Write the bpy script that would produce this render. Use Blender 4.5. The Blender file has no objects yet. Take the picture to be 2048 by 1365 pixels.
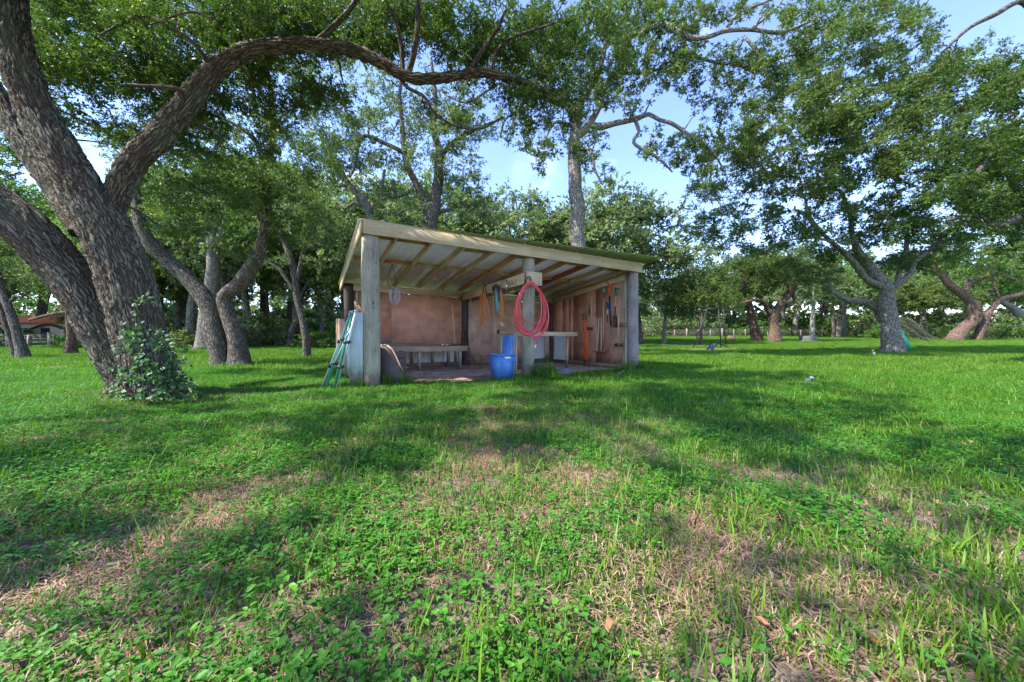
import bpy, math, random
import numpy as np
from mathutils import Vector, Matrix, noise as mn
random.seed(7); RS = np.random.RandomState(11)
R = math.radians
sc = bpy.context.scene
C = sc.collection

# ------------------------------------------------------------------ camera, sky, sun, exposure
F, CX, HY, EYE = 700.0, 1024.0, 678.0, 0.98
cam = bpy.data.cameras.new('camera'); cam_o = bpy.data.objects.new('camera', cam); C.objects.link(cam_o)
cam.sensor_width = 36; cam.lens = 36 * F / 2048; cam.shift_y = -4.5 / 2048
cam.clip_start = 0.05; cam.clip_end = 2000
cam_o.location = (0, 0, EYE); cam_o.rotation_euler = (R(90), 0, 0)
sc.camera = cam_o
SUN_EL = R(51); SX, SY = -0.93, -0.37
sdir = Vector((SX, SY, 0)).normalized() * math.cos(SUN_EL) + Vector((0, 0, math.sin(SUN_EL)))
W = bpy.data.worlds.new('World'); sc.world = W; W.use_nodes = True
nt = W.node_tree; nt.nodes.clear()
def wn(t, **k):
    n = nt.nodes.new(t)
    for a, b in k.items(): setattr(n, a, b)
    return n
sky = wn('ShaderNodeTexSky', sky_type='NISHITA', sun_disc=False)
sky.sun_elevation = SUN_EL; sky.sun_rotation = math.atan2(SX, SY); sky.air_density = 1.0; sky.dust_density = .1; sky.ozone_density = 5.0
bg = wn('ShaderNodeBackground'); bg.inputs[1].default_value = 0.15
out = wn('ShaderNodeOutputWorld')
tc = wn('ShaderNodeTexCoord'); mp = wn('ShaderNodeMapping'); mp.inputs['Scale'].default_value = (1.6, 1.6, 4.5)
nz = wn('ShaderNodeTexNoise'); nz.inputs['Scale'].default_value = 2.2; nz.inputs['Detail'].default_value = 7
rp = wn('ShaderNodeValToRGB'); rp.color_ramp.elements[0].position = .62; rp.color_ramp.elements[1].position = .82
mx = wn('ShaderNodeMix', data_type='RGBA'); mx.inputs[7].default_value = (3.4, 3.5, 3.6, 1)
L = nt.links.new
L(tc.outputs['Generated'], mp.inputs[0]); L(mp.outputs[0], nz.inputs[0]); L(nz.outputs[0], rp.inputs[0])
ds = wn('ShaderNodeVectorMath', operation='DISTANCE'); nv = wn('ShaderNodeVectorMath', operation='NORMALIZE'); L(tc.outputs['Generated'], nv.inputs[0]); L(nv.outputs[0], ds.inputs[0]); ds.inputs[1].default_value = (.062, .897, .436)
rc = wn('ShaderNodeValToRGB'); rc.color_ramp.elements[0].position = .0; rc.color_ramp.interpolation = 'EASE'; rc.color_ramp.elements[0].color = (.40, .40, .40, 1); rc.color_ramp.elements[1].position = .085; rc.color_ramp.elements[1].color = (0, 0, 0, 1); L(ds.outputs['Value'], rc.inputs[0])
n5 = wn('ShaderNodeTexNoise'); n5.inputs['Scale'].default_value = 16; n5.inputs['Detail'].default_value = 5; L(nv.outputs[0], n5.inputs[0])
m5 = wn('ShaderNodeMath', operation='MULTIPLY'); L(rc.outputs[0], m5.inputs[0]); rn = wn('ShaderNodeValToRGB'); rn.color_ramp.elements[0].position = .30; rn.color_ramp.elements[1].position = .75; L(n5.outputs[0], rn.inputs[0]); L(rn.outputs[0], m5.inputs[1]); m6 = wn('ShaderNodeMath', operation='MULTIPLY_ADD'); L(m5.outputs[0], m6.inputs[0]); m6.inputs[1].default_value = 1.0; L(rp.outputs[0], m6.inputs[2]); m6.use_clamp = True
L(m6.outputs[0], mx.inputs[0]); tn = wn('ShaderNodeMix', data_type='RGBA', blend_type='MULTIPLY'); tn.inputs[0].default_value = 1; tn.inputs[7].default_value = (.96, .86, .95, 1); L(sky.outputs[0], tn.inputs[6]); L(tn.outputs[2], mx.inputs[6]); L(mx.outputs[2], bg.inputs[0]); L(bg.outputs[0], out.inputs[0])
sun = bpy.data.lights.new('sun', 'SUN'); sun.energy = 3.2; sun.angle = R(0.55); sun.color = (1, .94, .84)
sun_o = bpy.data.objects.new('sun', sun); C.objects.link(sun_o)
sun_o.rotation_euler = sdir.to_track_quat('Z', 'Y').to_euler()
sc.view_settings.view_transform = 'Standard'; sc.view_settings.look = 'None'
sc.view_settings.exposure = 1.98; sc.view_settings.gamma = 1; sc.view_settings.use_curve_mapping = False
sc.render.engine = 'CYCLES'
sc.cycles.max_bounces = 8; sc.cycles.diffuse_bounces = 4; sc.cycles.transparent_max_bounces = 8
sc.cycles.use_denoising = True

# ------------------------------------------------------------------ ground height and pixel helpers
def soft(t, k=3.0): return np.logaddexp(0, np.asarray(t) / k) * k
def gz(x, y):
    x = np.asarray(x, float); y = np.asarray(y, float)
    g = 0.034 * soft(y - 14.0, 1.6) - 0.034 * soft(y - 75.0, 4)
    d = np.hypot(x, y)
    bump = 0.02 * np.sin(x * 1.1 + .5 * y) + 0.02 * np.sin(y * 1.4 - x * .6 + 1) + .012 * np.sin(x * 3.1 + 2) * np.sin(y * 2.7)
    shed = np.exp(-(((x - .2) / 5.5) ** 4 + ((y - 10.5) / 4.5) ** 4))
    return g + bump * (1 - shed)
def at(px, py, Y): return Vector(((px - CX) / F * Y, Y, EYE + (HY - py) / F * Y))
def gy(px, py):      # depth where the ground shows at this pixel
    lo, hi = 1.0, 74.0
    for _ in range(50):
        m = (lo + hi) / 2
        X = (px - CX) / F * m
        if HY - (float(gz(X, m)) - EYE) / m * F > py: lo = m
        else: hi = m
    return lo
def gp(px, py):
    Y = gy(px, py); X = (px - CX) / F * Y
    return Vector((X, Y, float(gz(X, Y))))

# ------------------------------------------------------------------ 2D value noise
_G = RS.rand(256, 256)
def vn(x, y, s):
    x = np.asarray(x) / s + 91.3; y = np.asarray(y) / s + 47.7
    xi = np.floor(x).astype(int); yi = np.floor(y).astype(int)
    fx = x - xi; fy = y - yi; fx = fx * fx * (3 - 2 * fx); fy = fy * fy * (3 - 2 * fy)
    g = lambda a, b: _G[a % 256, b % 256]
    return (g(xi, yi) * (1 - fx) + g(xi + 1, yi) * fx) * (1 - fy) + (g(xi, yi + 1) * (1 - fx) + g(xi + 1, yi + 1) * fx) * fy
def fbm(x, y, s): return (vn(x, y, s) + .5 * vn(x, y, s / 2.1) + .25 * vn(x, y, s / 4.3)) / 1.75

# ------------------------------------------------------------------ tags
def tag(o, label=None, cat=None, group=None, kind=None):
    if label: o['label'] = label
    if cat: o['category'] = cat
    if group: o['group'] = group
    if kind: o['kind'] = kind
    return o
def thing(name, label, cat, loc=(0, 0, 0), rz=0, group=None):
    o = bpy.data.objects.new(name, None); C.objects.link(o); o.empty_display_size = .1
    o.location = loc; o.rotation_euler = (0, 0, rz)
    return tag(o, label, cat, group)
def copy_tree(o, parent=None):
    c = o.copy(); C.objects.link(c); c.parent = parent
    for ch in [q for q in o.children]: copy_tree(ch, c)
    return c

# ------------------------------------------------------------------ materials
MATS = {}
def newmat(name):
    m = bpy.data.materials.new(name); m.use_nodes = True; MATS[name] = m
    t = m.node_tree; b = t.nodes['Principled BSDF']
    return m, t, b
def nd(t, typ, ins=None, **k):
    n = t.nodes.new(typ)
    for a, b in k.items(): setattr(n, a, b)
    if ins:
        for a, b in ins.items():
            if isinstance(b, bpy.types.NodeSocket): t.links.new(b, n.inputs[a])
            else: n.inputs[a].default_value = b
    return n
def ramp(t, fac, stops):
    n = t.nodes.new('ShaderNodeValToRGB'); e = n.color_ramp.elements
    while len(e) > 1: e.remove(e[-1])
    e[0].position = stops[0][0]; e[0].color = (*stops[0][1], 1)
    for p, c in stops[1:]:
        q = e.new(p); q.color = (*c, 1)
    t.links.new(fac, n.inputs[0]); return n.outputs[0]
def mixc(t, fac, a, b, typ='MIX'):
    n = nd(t, 'ShaderNodeMix', data_type='RGBA', blend_type=typ)
    for i, v in ((0, fac), (6, a), (7, b)):
        if isinstance(v, bpy.types.NodeSocket): t.links.new(v, n.inputs[i])
        elif i == 0: n.inputs[0].default_value = v
        else: n.inputs[i].default_value = (*v, 1)
    return n.outputs[2]
def bco(t, scale):
    a = nd(t, 'ShaderNodeAttribute', attribute_name='bco')
    m = nd(t, 'ShaderNodeMapping', {0: a.outputs['Vector'], 'Scale': scale}); return m.outputs[0]
def wood(name, cs, rough=.75, gs=(1.2, 22, 22), knots=True, bump=.25, crack=0, mottle=.35):
    m, t, b = newmat(name)
    v = bco(t, gs)
    n = nd(t, 'ShaderNodeTexNoise', {0: v, 'Scale': 1.6, 'Detail': 6, 'Roughness': .6, 'Distortion': .5})
    col = ramp(t, n.outputs[0], [(.28, cs[0]), (.5, cs[1]), (.72, cs[2])])
    v2 = bco(t, (1.0, 1.6, 1.6))
    n2 = nd(t, 'ShaderNodeTexNoise', {0: v2, 'Scale': 2.3, 'Detail': 5})
    col = mixc(t, mottle, col, ramp(t, n2.outputs[0], [(.3, tuple(c * .55 for c in cs[1])), (.7, tuple(min(1, c * 1.45) for c in cs[1]))]))
    h = n.outputs[0]
    if knots:
        v3 = bco(t, (2.2, 5, 5))
        k = nd(t, 'ShaderNodeTexVoronoi', {0: v3, 'Scale': 1.1})
        kf = ramp(t, k.outputs['Distance'], [(0.0, (1, 1, 1)), (.09, (0, 0, 0))])
        col = mixc(t, kf, col, tuple(c * .35 for c in cs[0]))
    if crack:
        v4 = bco(t, (1.4, 14, 14))
        k = nd(t, 'ShaderNodeTexVoronoi', {0: v4, 'Scale': 1.6}, feature='DISTANCE_TO_EDGE')
        kf = ramp(t, k.outputs['Distance'], [(0.0, (1, 1, 1)), (.035, (0, 0, 0))])
        nn = nd(t, 'ShaderNodeTexNoise', {0: bco(t, (1, 3, 3)), 'Scale': 3.0})
        kk = nd(t, 'ShaderNodeMath', {0: kf, 1: ramp(t, nn.outputs[0], [(.45, (0, 0, 0)), (.6, (1, 1, 1))])}, operation='MULTIPLY')
        col = mixc(t, kk.outputs[0], col, tuple(c * crack for c in cs[0]))
    if name in ('post_green', 'post_grey', 'blue_board', 'plywood', 'plywood_pale', 'hardboard', 'bench_wood', 'fence_board'):
        oc = nd(t, 'ShaderNodeTexCoord').outputs['Object']; zz = nd(t, 'ShaderNodeSeparateXYZ', {0: oc}).outputs[2]
        sn = nd(t, 'ShaderNodeTexNoise', {0: oc, 'Scale': 9.0, 'Detail': 7, 'Roughness': .7}).outputs[0]
        zf = nd(t, 'ShaderNodeMapRange', {0: zz, 1: 0.0, 2: .55, 3: .62, 4: 0.0}).outputs[0]
        sp = ramp(t, nd(t, 'ShaderNodeMath', {0: zf, 1: sn}, operation='ADD').outputs[0], [(.62, (0, 0, 0)), (.95, (.85, .85, .85))])
        col = mixc(t, sp, col, (.14, .10, .07))
        st2 = nd(t, 'ShaderNodeTexNoise', {0: oc, 'Scale': 1.7, 'Detail': 8, 'Roughness': .65, 'Distortion': 1.2}).outputs[0]
        col = mixc(t, ramp(t, st2, [(.56, (0, 0, 0)), (.74, (.55, .55, .55))]), col, tuple(c * .4 for c in cs[0]))
    t.links.new(col, b.inputs['Base Color'])
    bp = nd(t, 'ShaderNodeBump', {'Height': h, 'Strength': bump, 'Distance': .01}); t.links.new(bp.outputs[0], b.inputs['Normal'])
    b.inputs['Roughness'].default_value = rough
    return m
def paint(name, c, rough=.5, var=.2, metal=0, scale=6, dirt=None, spec=.5):
    m, t, b = newmat(name)
    n = nd(t, 'ShaderNodeTexNoise', {0: nd(t, 'ShaderNodeTexCoord').outputs['Object'], 'Scale': scale, 'Detail': 6, 'Roughness': .65})
    col = ramp(t, n.outputs[0], [(.3, tuple(x * (1 - var) for x in c)), (.7, tuple(min(1, x * (1 + var)) for x in c))])
    if dirt:
        n2 = nd(t, 'ShaderNodeTexNoise', {0: nd(t, 'ShaderNodeTexCoord').outputs['Object'], 'Scale': scale * 1.7, 'Detail': 8, 'Roughness': .7})
        col = mixc(t, ramp(t, n2.outputs[0], [(.52, (0, 0, 0)), (.68, (.8, .8, .8))]), col, dirt)
    t.links.new(col, b.inputs['Base Color'])
    b.inputs['Roughness'].default_value = rough; b.inputs['Metallic'].default_value = metal; b.inputs['Specular IOR Level'].default_value = spec
    bp = nd(t, 'ShaderNodeBump', {'Height': n.outputs[0], 'Strength': .12, 'Distance': .01}); t.links.new(bp.outputs[0], b.inputs['Normal'])
    return m
def bark(name, dark, mid, lite, sc1=(9, 26, 26), bump=1.0, moss=None, red=None):
    m, t, b = newmat(name)
    wob = nd(t, 'ShaderNodeTexNoise', {0: bco(t, (4, 9, 9)), 'Scale': 1.2, 'Detail': 4})
    v = bco(t, sc1)
    vv = mixc(t, .16, v, wob.outputs['Color'], 'LINEAR_LIGHT') if False else nd(t, 'ShaderNodeVectorMath', {0: v, 1: nd(t, 'ShaderNodeVectorMath', {0: wob.outputs['Color'], 'Scale': 2.2}, operation='SCALE').outputs[0]}, operation='ADD').outputs[0]
    k = nd(t, 'ShaderNodeTexVoronoi', {0: vv, 'Scale': 1.0}, feature='DISTANCE_TO_EDGE')
    fine = nd(t, 'ShaderNodeTexNoise', {0: bco(t, (25, 60, 60)), 'Scale': 1.5, 'Detail': 5, 'Roughness': .7})
    big = nd(t, 'ShaderNodeTexNoise', {0: bco(t, (1.2, 2.2, 2.2)), 'Scale': 1.3, 'Detail': 4})
    h = nd(t, 'ShaderNodeMath', {0: ramp(t, k.outputs['Distance'], [(0, (0, 0, 0)), (.22, (.8, .8, .8)), (.5, (1, 1, 1))]), 1: nd(t, 'ShaderNodeMath', {0: fine.outputs[0], 1: .5}, operation='MULTIPLY').outputs[0]}, operation='ADD')
    col = ramp(t, h.outputs[0], [(.2, dark), (.5, mid), (1.0, lite), (1.25, lite)])
    if moss: col = mixc(t, ramp(t, big.outputs[0], [(.5, (0, 0, 0)), (.66, (.6, .6, .6))]), col, moss)
    if red: col = mixc(t, ramp(t, big.outputs[0], [(.38, (.65, .65, .65)), (.5, (0, 0, 0))]), col, red)
    t.links.new(col, b.inputs['Base Color']); b.inputs['Roughness'].default_value = .9; b.inputs['Specular IOR Level'].default_value = .2
    bp = nd(t, 'ShaderNodeBump', {'Height': h.outputs[0], 'Strength': bump, 'Distance': .02}); t.links.new(bp.outputs[0], b.inputs['Normal'])
    return m
def leafmat(name, stops, trans=.35, inst=False, rough=.5, tcol=None):
    m, t, b = newmat(name)
    if inst: f = nd(t, 'ShaderNodeObjectInfo').outputs['Random']
    else: f = None
    a = nd(t, 'ShaderNodeAttribute', attribute_name='lv').outputs['Fac']
    if inst: a = nd(t, 'ShaderNodeMath', {0: nd(t, 'ShaderNodeMath', {0: a, 1: .6}, operation='MULTIPLY').outputs[0], 1: nd(t, 'ShaderNodeMath', {0: f, 1: .4}, operation='MULTIPLY').outputs[0]}, operation='ADD').outputs[0]
    col = ramp(t, a, stops)
    t.links.new(col, b.inputs['Base Color']); b.inputs['Roughness'].default_value = rough; b.inputs['Specular IOR Level'].default_value = .35
    tr = nd(t, 'ShaderNodeBsdfTranslucent', {0: mixc(t, 1.0, col, tcol or (1.0, 1.3, .5), 'MULTIPLY')})
    mx = nd(t, 'ShaderNodeMixShader', {0: trans, 1: b.outputs[0], 2: tr.outputs[0]})
    t.links.new(mx.outputs[0], t.nodes['Material Output'].inputs[0])
    return m

wood('new_pine', [(.34, .25, .13), (.47, .38, .22), (.57, .48, .31)], mottle=.3)
wood('new_pine_orange', [(.36, .16, .06), (.48, .25, .10), (.56, .34, .15)], mottle=.3)
wood('red_pine', [(.20, .05, .02), (.29, .08, .035), (.36, .13, .06)], mottle=.3)
wood('bench_wood', [(.25, .16, .10), (.38, .27, .18), (.50, .38, .27)], mottle=.4)
wood('grey_board', [(.14, .10, .08), (.24, .18, .15), (.36, .29, .25)])
wood('post_green', [(.10, .09, .06), (.31, .285, .20), (.46, .43, .32)], crack=.12, bump=.9, gs=(1.2, 34, 34), mottle=.6, rough=.85)
wood('post_grey', [(.10, .085, .08), (.27, .235, .215), (.38, .34, .31)], crack=.12, bump=.6, gs=(1.5, 30, 30), mottle=.45, rough=.85)
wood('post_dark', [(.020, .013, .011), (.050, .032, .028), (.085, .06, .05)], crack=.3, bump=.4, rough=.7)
wood('blue_board', [(.30, .36, .34), (.44, .52, .49), (.58, .64, .60)], knots=True, bump=.3)
wood('slab_wood', [(.05, .035, .03), (.10, .07, .06), (.16, .12, .10)])
wood('fence_board', [(.24, .13, .06), (.36, .22, .12), (.46, .31, .19)])
wood('pale_handle', [(.50, .38, .22), (.62, .50, .32), (.70, .60, .42)], knots=False, gs=(2, 60, 60), bump=.1, rough=.55)
wood('hardboard', [(.46, .19, .11), (.58, .28, .18), (.66, .36, .25)], knots=False, gs=(3, 3, 3), bump=.08, mottle=.45, rough=.6)
wood('plywood', [(.42, .20, .12), (.56, .31, .20), (.64, .40, .28)], knots=False, gs=(1.0, 7, 7), bump=.1, mottle=.45, rough=.7)
wood('plywood_pale', [(.40, .23, .15), (.54, .35, .25), (.64, .46, .35)], knots=False, gs=(1.0, 7, 7), bump=.1, mottle=.4, rough=.7)
paint('white_metal', (.58, .62, .60), .45, .1, .0, 3)
paint('roof_grey', (.80, .79, .76), .5, .12, .1, 2)
paint('roof_green', (.20, .26, .09), .55, .04, 0, 1.5)
paint('galv', (.45, .46, .46), .4, .15, .7, 8)
paint('chrome', (.7, .7, .7), .25, .05, 1, 8)
paint('black_plastic', (.02, .02, .025), .5, .2)
paint('black_iron', (.02, .02, .022), .55, .3)
paint('tent_green', (.01, .20, .10), .35, .15)
paint('tent_silver', (.52, .56, .57), .35, .12, .3)
paint('bin_blue', (.05, .20, .52), .45, .15, 0, 8, dirt=(.25, .27, .33))
paint('bin_rim', (.05, .22, .58), .4, .1)
paint('label_cream', (.72, .66, .5), .6, .05)
paint('hose_red', (.74, .075, .085), .32, .12, 0, 5)
paint('cord_orange', (.62, .22, .06), .5, .15, 0, 14, dirt=(.40, .20, .10))
paint('rope_tan', (.50, .33, .18), .8, .2)
paint('teal', (.13, .40, .38), .5, .12)
paint('tool_orange', (.80, .13, .015), .4, .08)
paint('tool_green', (.015, .26, .10), .4, .1)
paint('tool_blue', (.02, .05, .30), .4, .1)
paint('tool_navy', (.035, .04, .085), .5, .1)
paint('rust', (.13, .06, .04), .8, .35, .2, 12)
paint('steel_dark', (.10, .09, .085), .6, .3, .5, 12)
paint('cable_grey', (.33, .35, .42), .45, .1, .3)
paint('stone', (.13, .12, .15), .9, .25, 0, 9)
paint('concrete', (.14, .145, .12), .9, .3, 0, 9, dirt=(.05, .07, .04))
paint('tarp_purple', (.12, .07, .13), .6, .2)
paint('house_wall', (.62, .50, .36), .8, .08)
paint('house_roof', (.55, .16, .07), .8, .25, 0, 3)
paint('house_dark', (.03, .03, .035), .5, .2)
paint('house_blue', (.05, .25, .42), .4, .2)
paint('wire', (.22, .20, .18), .7, .3, .4)
paint('jade', (.0, .36, .13), .45, .2)
bark('bark_near', (.016, .013, .009), (.070, .060, .044), (.20, .18, .135), (3.4, 27, 27), 1.0, moss=(.10, .105, .065), red=(.085, .06, .042))
bark('bark_mid', (.022, .018, .014), (.085, .07, .056), (.19, .165, .135), (5, 14, 14), 1.0, moss=(.09, .10, .065))
bark('bark_red', (.025, .014, .010), (.10, .058, .042), (.22, .15, .11), (5, 14, 14), 1.0)
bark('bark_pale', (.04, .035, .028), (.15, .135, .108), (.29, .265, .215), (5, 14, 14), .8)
leafmat('leaf_near', [(0, (.030, .065, .012)), (.5, (.088, .138, .026)), (.85, (.15, .205, .045)), (1, (.24, .23, .07))], .42, inst=True)
leafmat('leaf_mid', [(0, (.035, .062, .018)), (.5, (.105, .155, .038)), (.85, (.18, .235, .065)), (1, (.28, .25, .10))], .42, inst=True)
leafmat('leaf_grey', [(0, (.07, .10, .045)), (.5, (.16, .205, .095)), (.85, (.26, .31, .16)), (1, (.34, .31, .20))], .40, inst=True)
leafmat('leaf_bush', [(0, (.045, .10, .018)), (.5, (.105, .20, .035)), (.9, (.19, .31, .06)), (1, (.28, .26, .10))], .38, inst=True)
leafmat('ivy', [(0, (.03, .09, .025)), (.6, (.08, .17, .055)), (.9, (.15, .25, .10)), (1, (.30, .38, .22))], .25, rough=.5)
leafmat('grass_blade', [(0, (.034, .10, .008)), (.5, (.090, .21, .012)), (.85, (.18, .30, .022)), (1, (.30, .30, .10))], .40, inst=True)
leafmat('weed_leaf', [(0, (.026, .12, .012)), (.5, (.062, .22, .020)), (.9, (.13, .32, .038)), (1, (.16, .33, .06))], .34, inst=True)
leafmat('straw', [(0, (.15, .08, .05)), (.5, (.33, .20, .13)), (1, (.52, .38, .26))], .2, inst=True, tcol=(1, .9, .7))
leafmat('litter', [(0, (.10, .035, .015)), (.5, (.26, .11, .05)), (1, (.40, .22, .12))], .1, inst=True, tcol=(1, .8, .6))
def M(n): return MATS[n] if isinstance(n, str) else n

# ------------------------------------------------------------------ mesh building
def mesh_np(name, V, loops, starts, totals, mat, attrs=None, smooth=False):
    me = bpy.data.meshes.new(name)
    me.vertices.add(len(V)); me.vertices.foreach_set('co', np.asarray(V, np.float32).ravel())
    me.loops.add(len(loops)); me.loops.foreach_set('vertex_index', np.asarray(loops, np.int32))
    me.polygons.add(len(starts)); me.polygons.foreach_set('loop_start', np.asarray(starts, np.int32))
    me.polygons.foreach_set('loop_total', np.asarray(totals, np.int32))
    if smooth: me.polygons.foreach_set('use_smooth', np.ones(len(starts), bool))
    for k, (typ, arr) in (attrs or {}).items():
        a = me.attributes.new(k, typ, 'POINT')
        a.data.foreach_set('vector' if typ == 'FLOAT_VECTOR' else 'value', np.asarray(arr, np.float32).ravel())
    me.materials.append(mat); me.update(calc_edges=True)
    return me
def link(name, me, parent=None):
    o = bpy.data.objects.new(name, me); C.objects.link(o); o.parent = parent; return o
class MB:
    def __init__(s): s.v = []; s.f = []; s.b = []; s.n = 0
    def add(s, V, Fs, B=None):
        V = np.asarray(V, float); s.v.append(V); s.b.append(np.asarray(B if B is not None else V, float))
        s.f += [tuple(i + s.n for i in f) for f in Fs]; s.n += len(V)
    def beam(s, a, b, w, h, up=(0, 0, 1), ch=.06):
        """board from a to b, w across, h along up; chamfered edges"""
        a = Vector(a); b = Vector(b); d = b - a; Ln = d.length; d.normalize()
        up = Vector(up); side = d.cross(up)
        if side.length < 1e-4: side = d.cross(Vector((1, 0, 0)))
        side.normalize(); u = side.cross(d).normalized()
        c = min(w, h) * ch
        prof = [(-w / 2 + c, -h / 2), (w / 2 - c, -h / 2), (w / 2, -h / 2 + c), (w / 2, h / 2 - c), (w / 2 - c, h / 2), (-w / 2 + c, h / 2), (-w / 2, h / 2 - c), (-w / 2, -h / 2 + c)]
        V = []; B = []; o = random.random() * 20, random.random() * 20
        nseg = 2
        for k in range(nseg):
            t = k / (nseg - 1)
            for p, q in prof:
                V.append(a + d * (Ln * t) + side * p + u * q); B.append((t * Ln + o[0], p + o[1], q))
        n = 8; Fs = []
        for k in range(nseg - 1):
            for i in range(n): Fs.append((k * n + i, k * n + (i + 1) % n, (k + 1) * n + (i + 1) % n, (k + 1) * n + i))
        Fs.append(tuple(range(n))[::-1]); Fs.append(tuple((nseg - 1) * n + i for i in range(n)))
        s.add(V, Fs, B); return s
    def box(s, c, size, rz=0, tilt=None, ch=.04):
        c = Vector(c); sx, sy, sz = size
        M3 = Matrix.Rotation(rz, 3, 'Z')
        if tilt: M3 = M3 @ Matrix.Rotation(tilt[0], 3, 'X') @ Matrix.Rotation(tilt[1], 3, 'Y')
        ax = [(sx, Vector((1, 0, 0))), (sy, Vector((0, 1, 0))), (sz, Vector((0, 0, 1)))]
        L_, dv = max(ax, key=lambda q: q[0]); rest = [q for q in ax if q[1] != dv]
        dd = M3 @ dv; r0 = M3 @ rest[0][1]; r1 = M3 @ rest[1][1]
        # side = d x up ; choose up = r1
        s.beam(c - dd * L_ / 2, c + dd * L_ / 2, rest[0][0], rest[1][0], up=r1, ch=ch); return s
    def tube(s, P, r, k=8, cap=True, seed=None, wob=0.0, squash=None):
        P = [Vector(p) for p in P]; n = len(P)
        r = [r] * n if not hasattr(r, '__len__') else list(r)
        T = [(P[min(i + 1, n - 1)] - P[max(i - 1, 0)]).normalized() for i in range(n)]
        ref = Vector((0, 1, 0)) if abs(T[0].y) < .9 else Vector((1, 0, 0))
        N = (ref - T[0] * ref.dot(T[0])).normalized(); V = []; B = []; al = 0
        off = random.random() * 30
        for i in range(n):
            if i:
                al += (P[i] - P[i - 1]).length
                N = (N - T[i] * N.dot(T[i]))
                if N.length < 1e-5: N = T[i].orthogonal()
                N.normalize()
            Bn = T[i].cross(N)
            for j in range(k):
                an = 2 * math.pi * j / k; ca, sa = math.cos(an), math.sin(an)
                rr = r[i]
                if wob: rr *= 1 + wob * mn.noise(Vector((al * 1.3 + off, ca * 1.4, sa * 1.4))) + wob * .5 * mn.noise(Vector((al * 4 + off, ca * 3, sa * 3)))
                V.append(P[i] + (N * ca + Bn * sa) * rr); B.append((al + off, ca * r[i], sa * r[i]))
        Fs = []
        for i in range(n - 1):
            for j in range(k): Fs.append((i * k + j, i * k + (j + 1) % k, (i + 1) * k + (j + 1) % k, (i + 1) * k + j))
        if cap: Fs.append(tuple(range(k))[::-1]); Fs.append(tuple((n - 1) * k + j for j in range(k)))
        s.add(V, Fs, B); return s
    def build(s, name, mat, parent=None, smooth=False, origin=None):
        V = np.concatenate(s.v); Bc = np.concatenate(s.b)
        if origin is not None: V = V - np.array(origin)
        tot = [len(f) for f in s.f]; st = np.concatenate([[0], np.cumsum(tot)[:-1]])
        me = mesh_np(name, V, [i for f in s.f for i in f], st, tot, M(mat) if isinstance(mat, str) else mat, {'bco': ('FLOAT_VECTOR', Bc)}, smooth)
        return link(name, me, parent)
def smooth_path(P, step):
    """Catmull-Rom through (pos, radius) rows"""
    P = np.asarray(P, float); out = []
    Q = np.vstack([2 * P[0] - P[1], P, 2 * P[-1] - P[-2]])
    for i in range(1, len(Q) - 2):
        p0, p1, p2, p3 = Q[i - 1:i + 3]; n = max(1, int(np.linalg.norm(p2[:3] - p1[:3]) / step))
        for k in range(n):
            t = k / n
            out.append(.5 * ((2 * p1) + (-p0 + p2) * t + (2 * p0 - 5 * p1 + 4 * p2 - p3) * t * t + (-p0 + 3 * p1 - 3 * p2 + p3) * t ** 3))
    out.append(P[-1]); out = np.array(out); out[:, 3] = np.maximum(out[:, 3], .004); return out

# ------------------------------------------------------------------ leaves
def leaf_quads(pos, d, nrm, ln, wd):
    """rhombic leaves folded a little along the midrib"""
    n = len(pos); side = np.cross(d, nrm); side /= np.linalg.norm(side, axis=1, keepdims=True) + 1e-9
    up = np.cross(side, d)
    V = np.empty((n, 4, 3)); l = ln[:, None]; w = wd[:, None]
    V[:, 0] = pos; V[:, 1] = pos + d * l * .45 + side * w * .5 + up * w * .12
    V[:, 2] = pos + d * l; V[:, 3] = pos + d * l * .45 - side * w * .5 + up * w * .12
    return V
def unit(a): return a / (np.linalg.norm(a, axis=-1, keepdims=True) + 1e-9)
def clump_template(nl, rs, droop=.15):
    """leaf positions/directions on twigs spreading through a unit ball"""
    nt_ = max(5, nl // 14); pos = []; dr = []; tw = []
    for i in range(nt_):
        d = unit(rs.normal(size=3) * np.array([1, 1, .75]) + np.array([0, 0, .15]))
        r0 = rs.uniform(0, .45); a = d * r0 * .6 + rs.normal(size=3) * .10; ln = rs.uniform(.3, .62)
        bend = rs.normal(size=3) * .25 + np.array([0, 0, -droop])
        tw.append((a, a + d * ln * .5 + bend * .04, a + d * ln + bend * ln * .3))
        k = max(6, nl // nt_)
        t = rs.uniform(.15, 1, k)[:, None]
        p = a + d * ln * t + bend * ln * .3 * t * t + rs.normal(size=(k, 3)) * .02
        pos.append(p); dr.append(unit(d + rs.normal(size=(k, 3)) * .75 + np.array([0, 0, -.05])))
    return np.concatenate(pos), np.concatenate(dr), tw
_TPL = {}
def tpl(nl):
    if nl not in _TPL:
        rs = np.random.RandomState(nl); _TPL[nl] = [clump_template(nl, rs) for _ in range(9)]
    return _TPL[nl]
def rand_rot(rs):
    a = rs.uniform(0, 2 * math.pi); c, s_ = math.cos(a), math.sin(a)
    b = rs.uniform(-.5, .5); cb, sb = math.cos(b), math.sin(b)
    return np.array([[c, -s_, 0], [s_, c, 0], [0, 0, 1]]) @ np.array([[1, 0, 0], [0, cb, -sb], [0, sb, cb]])
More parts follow.
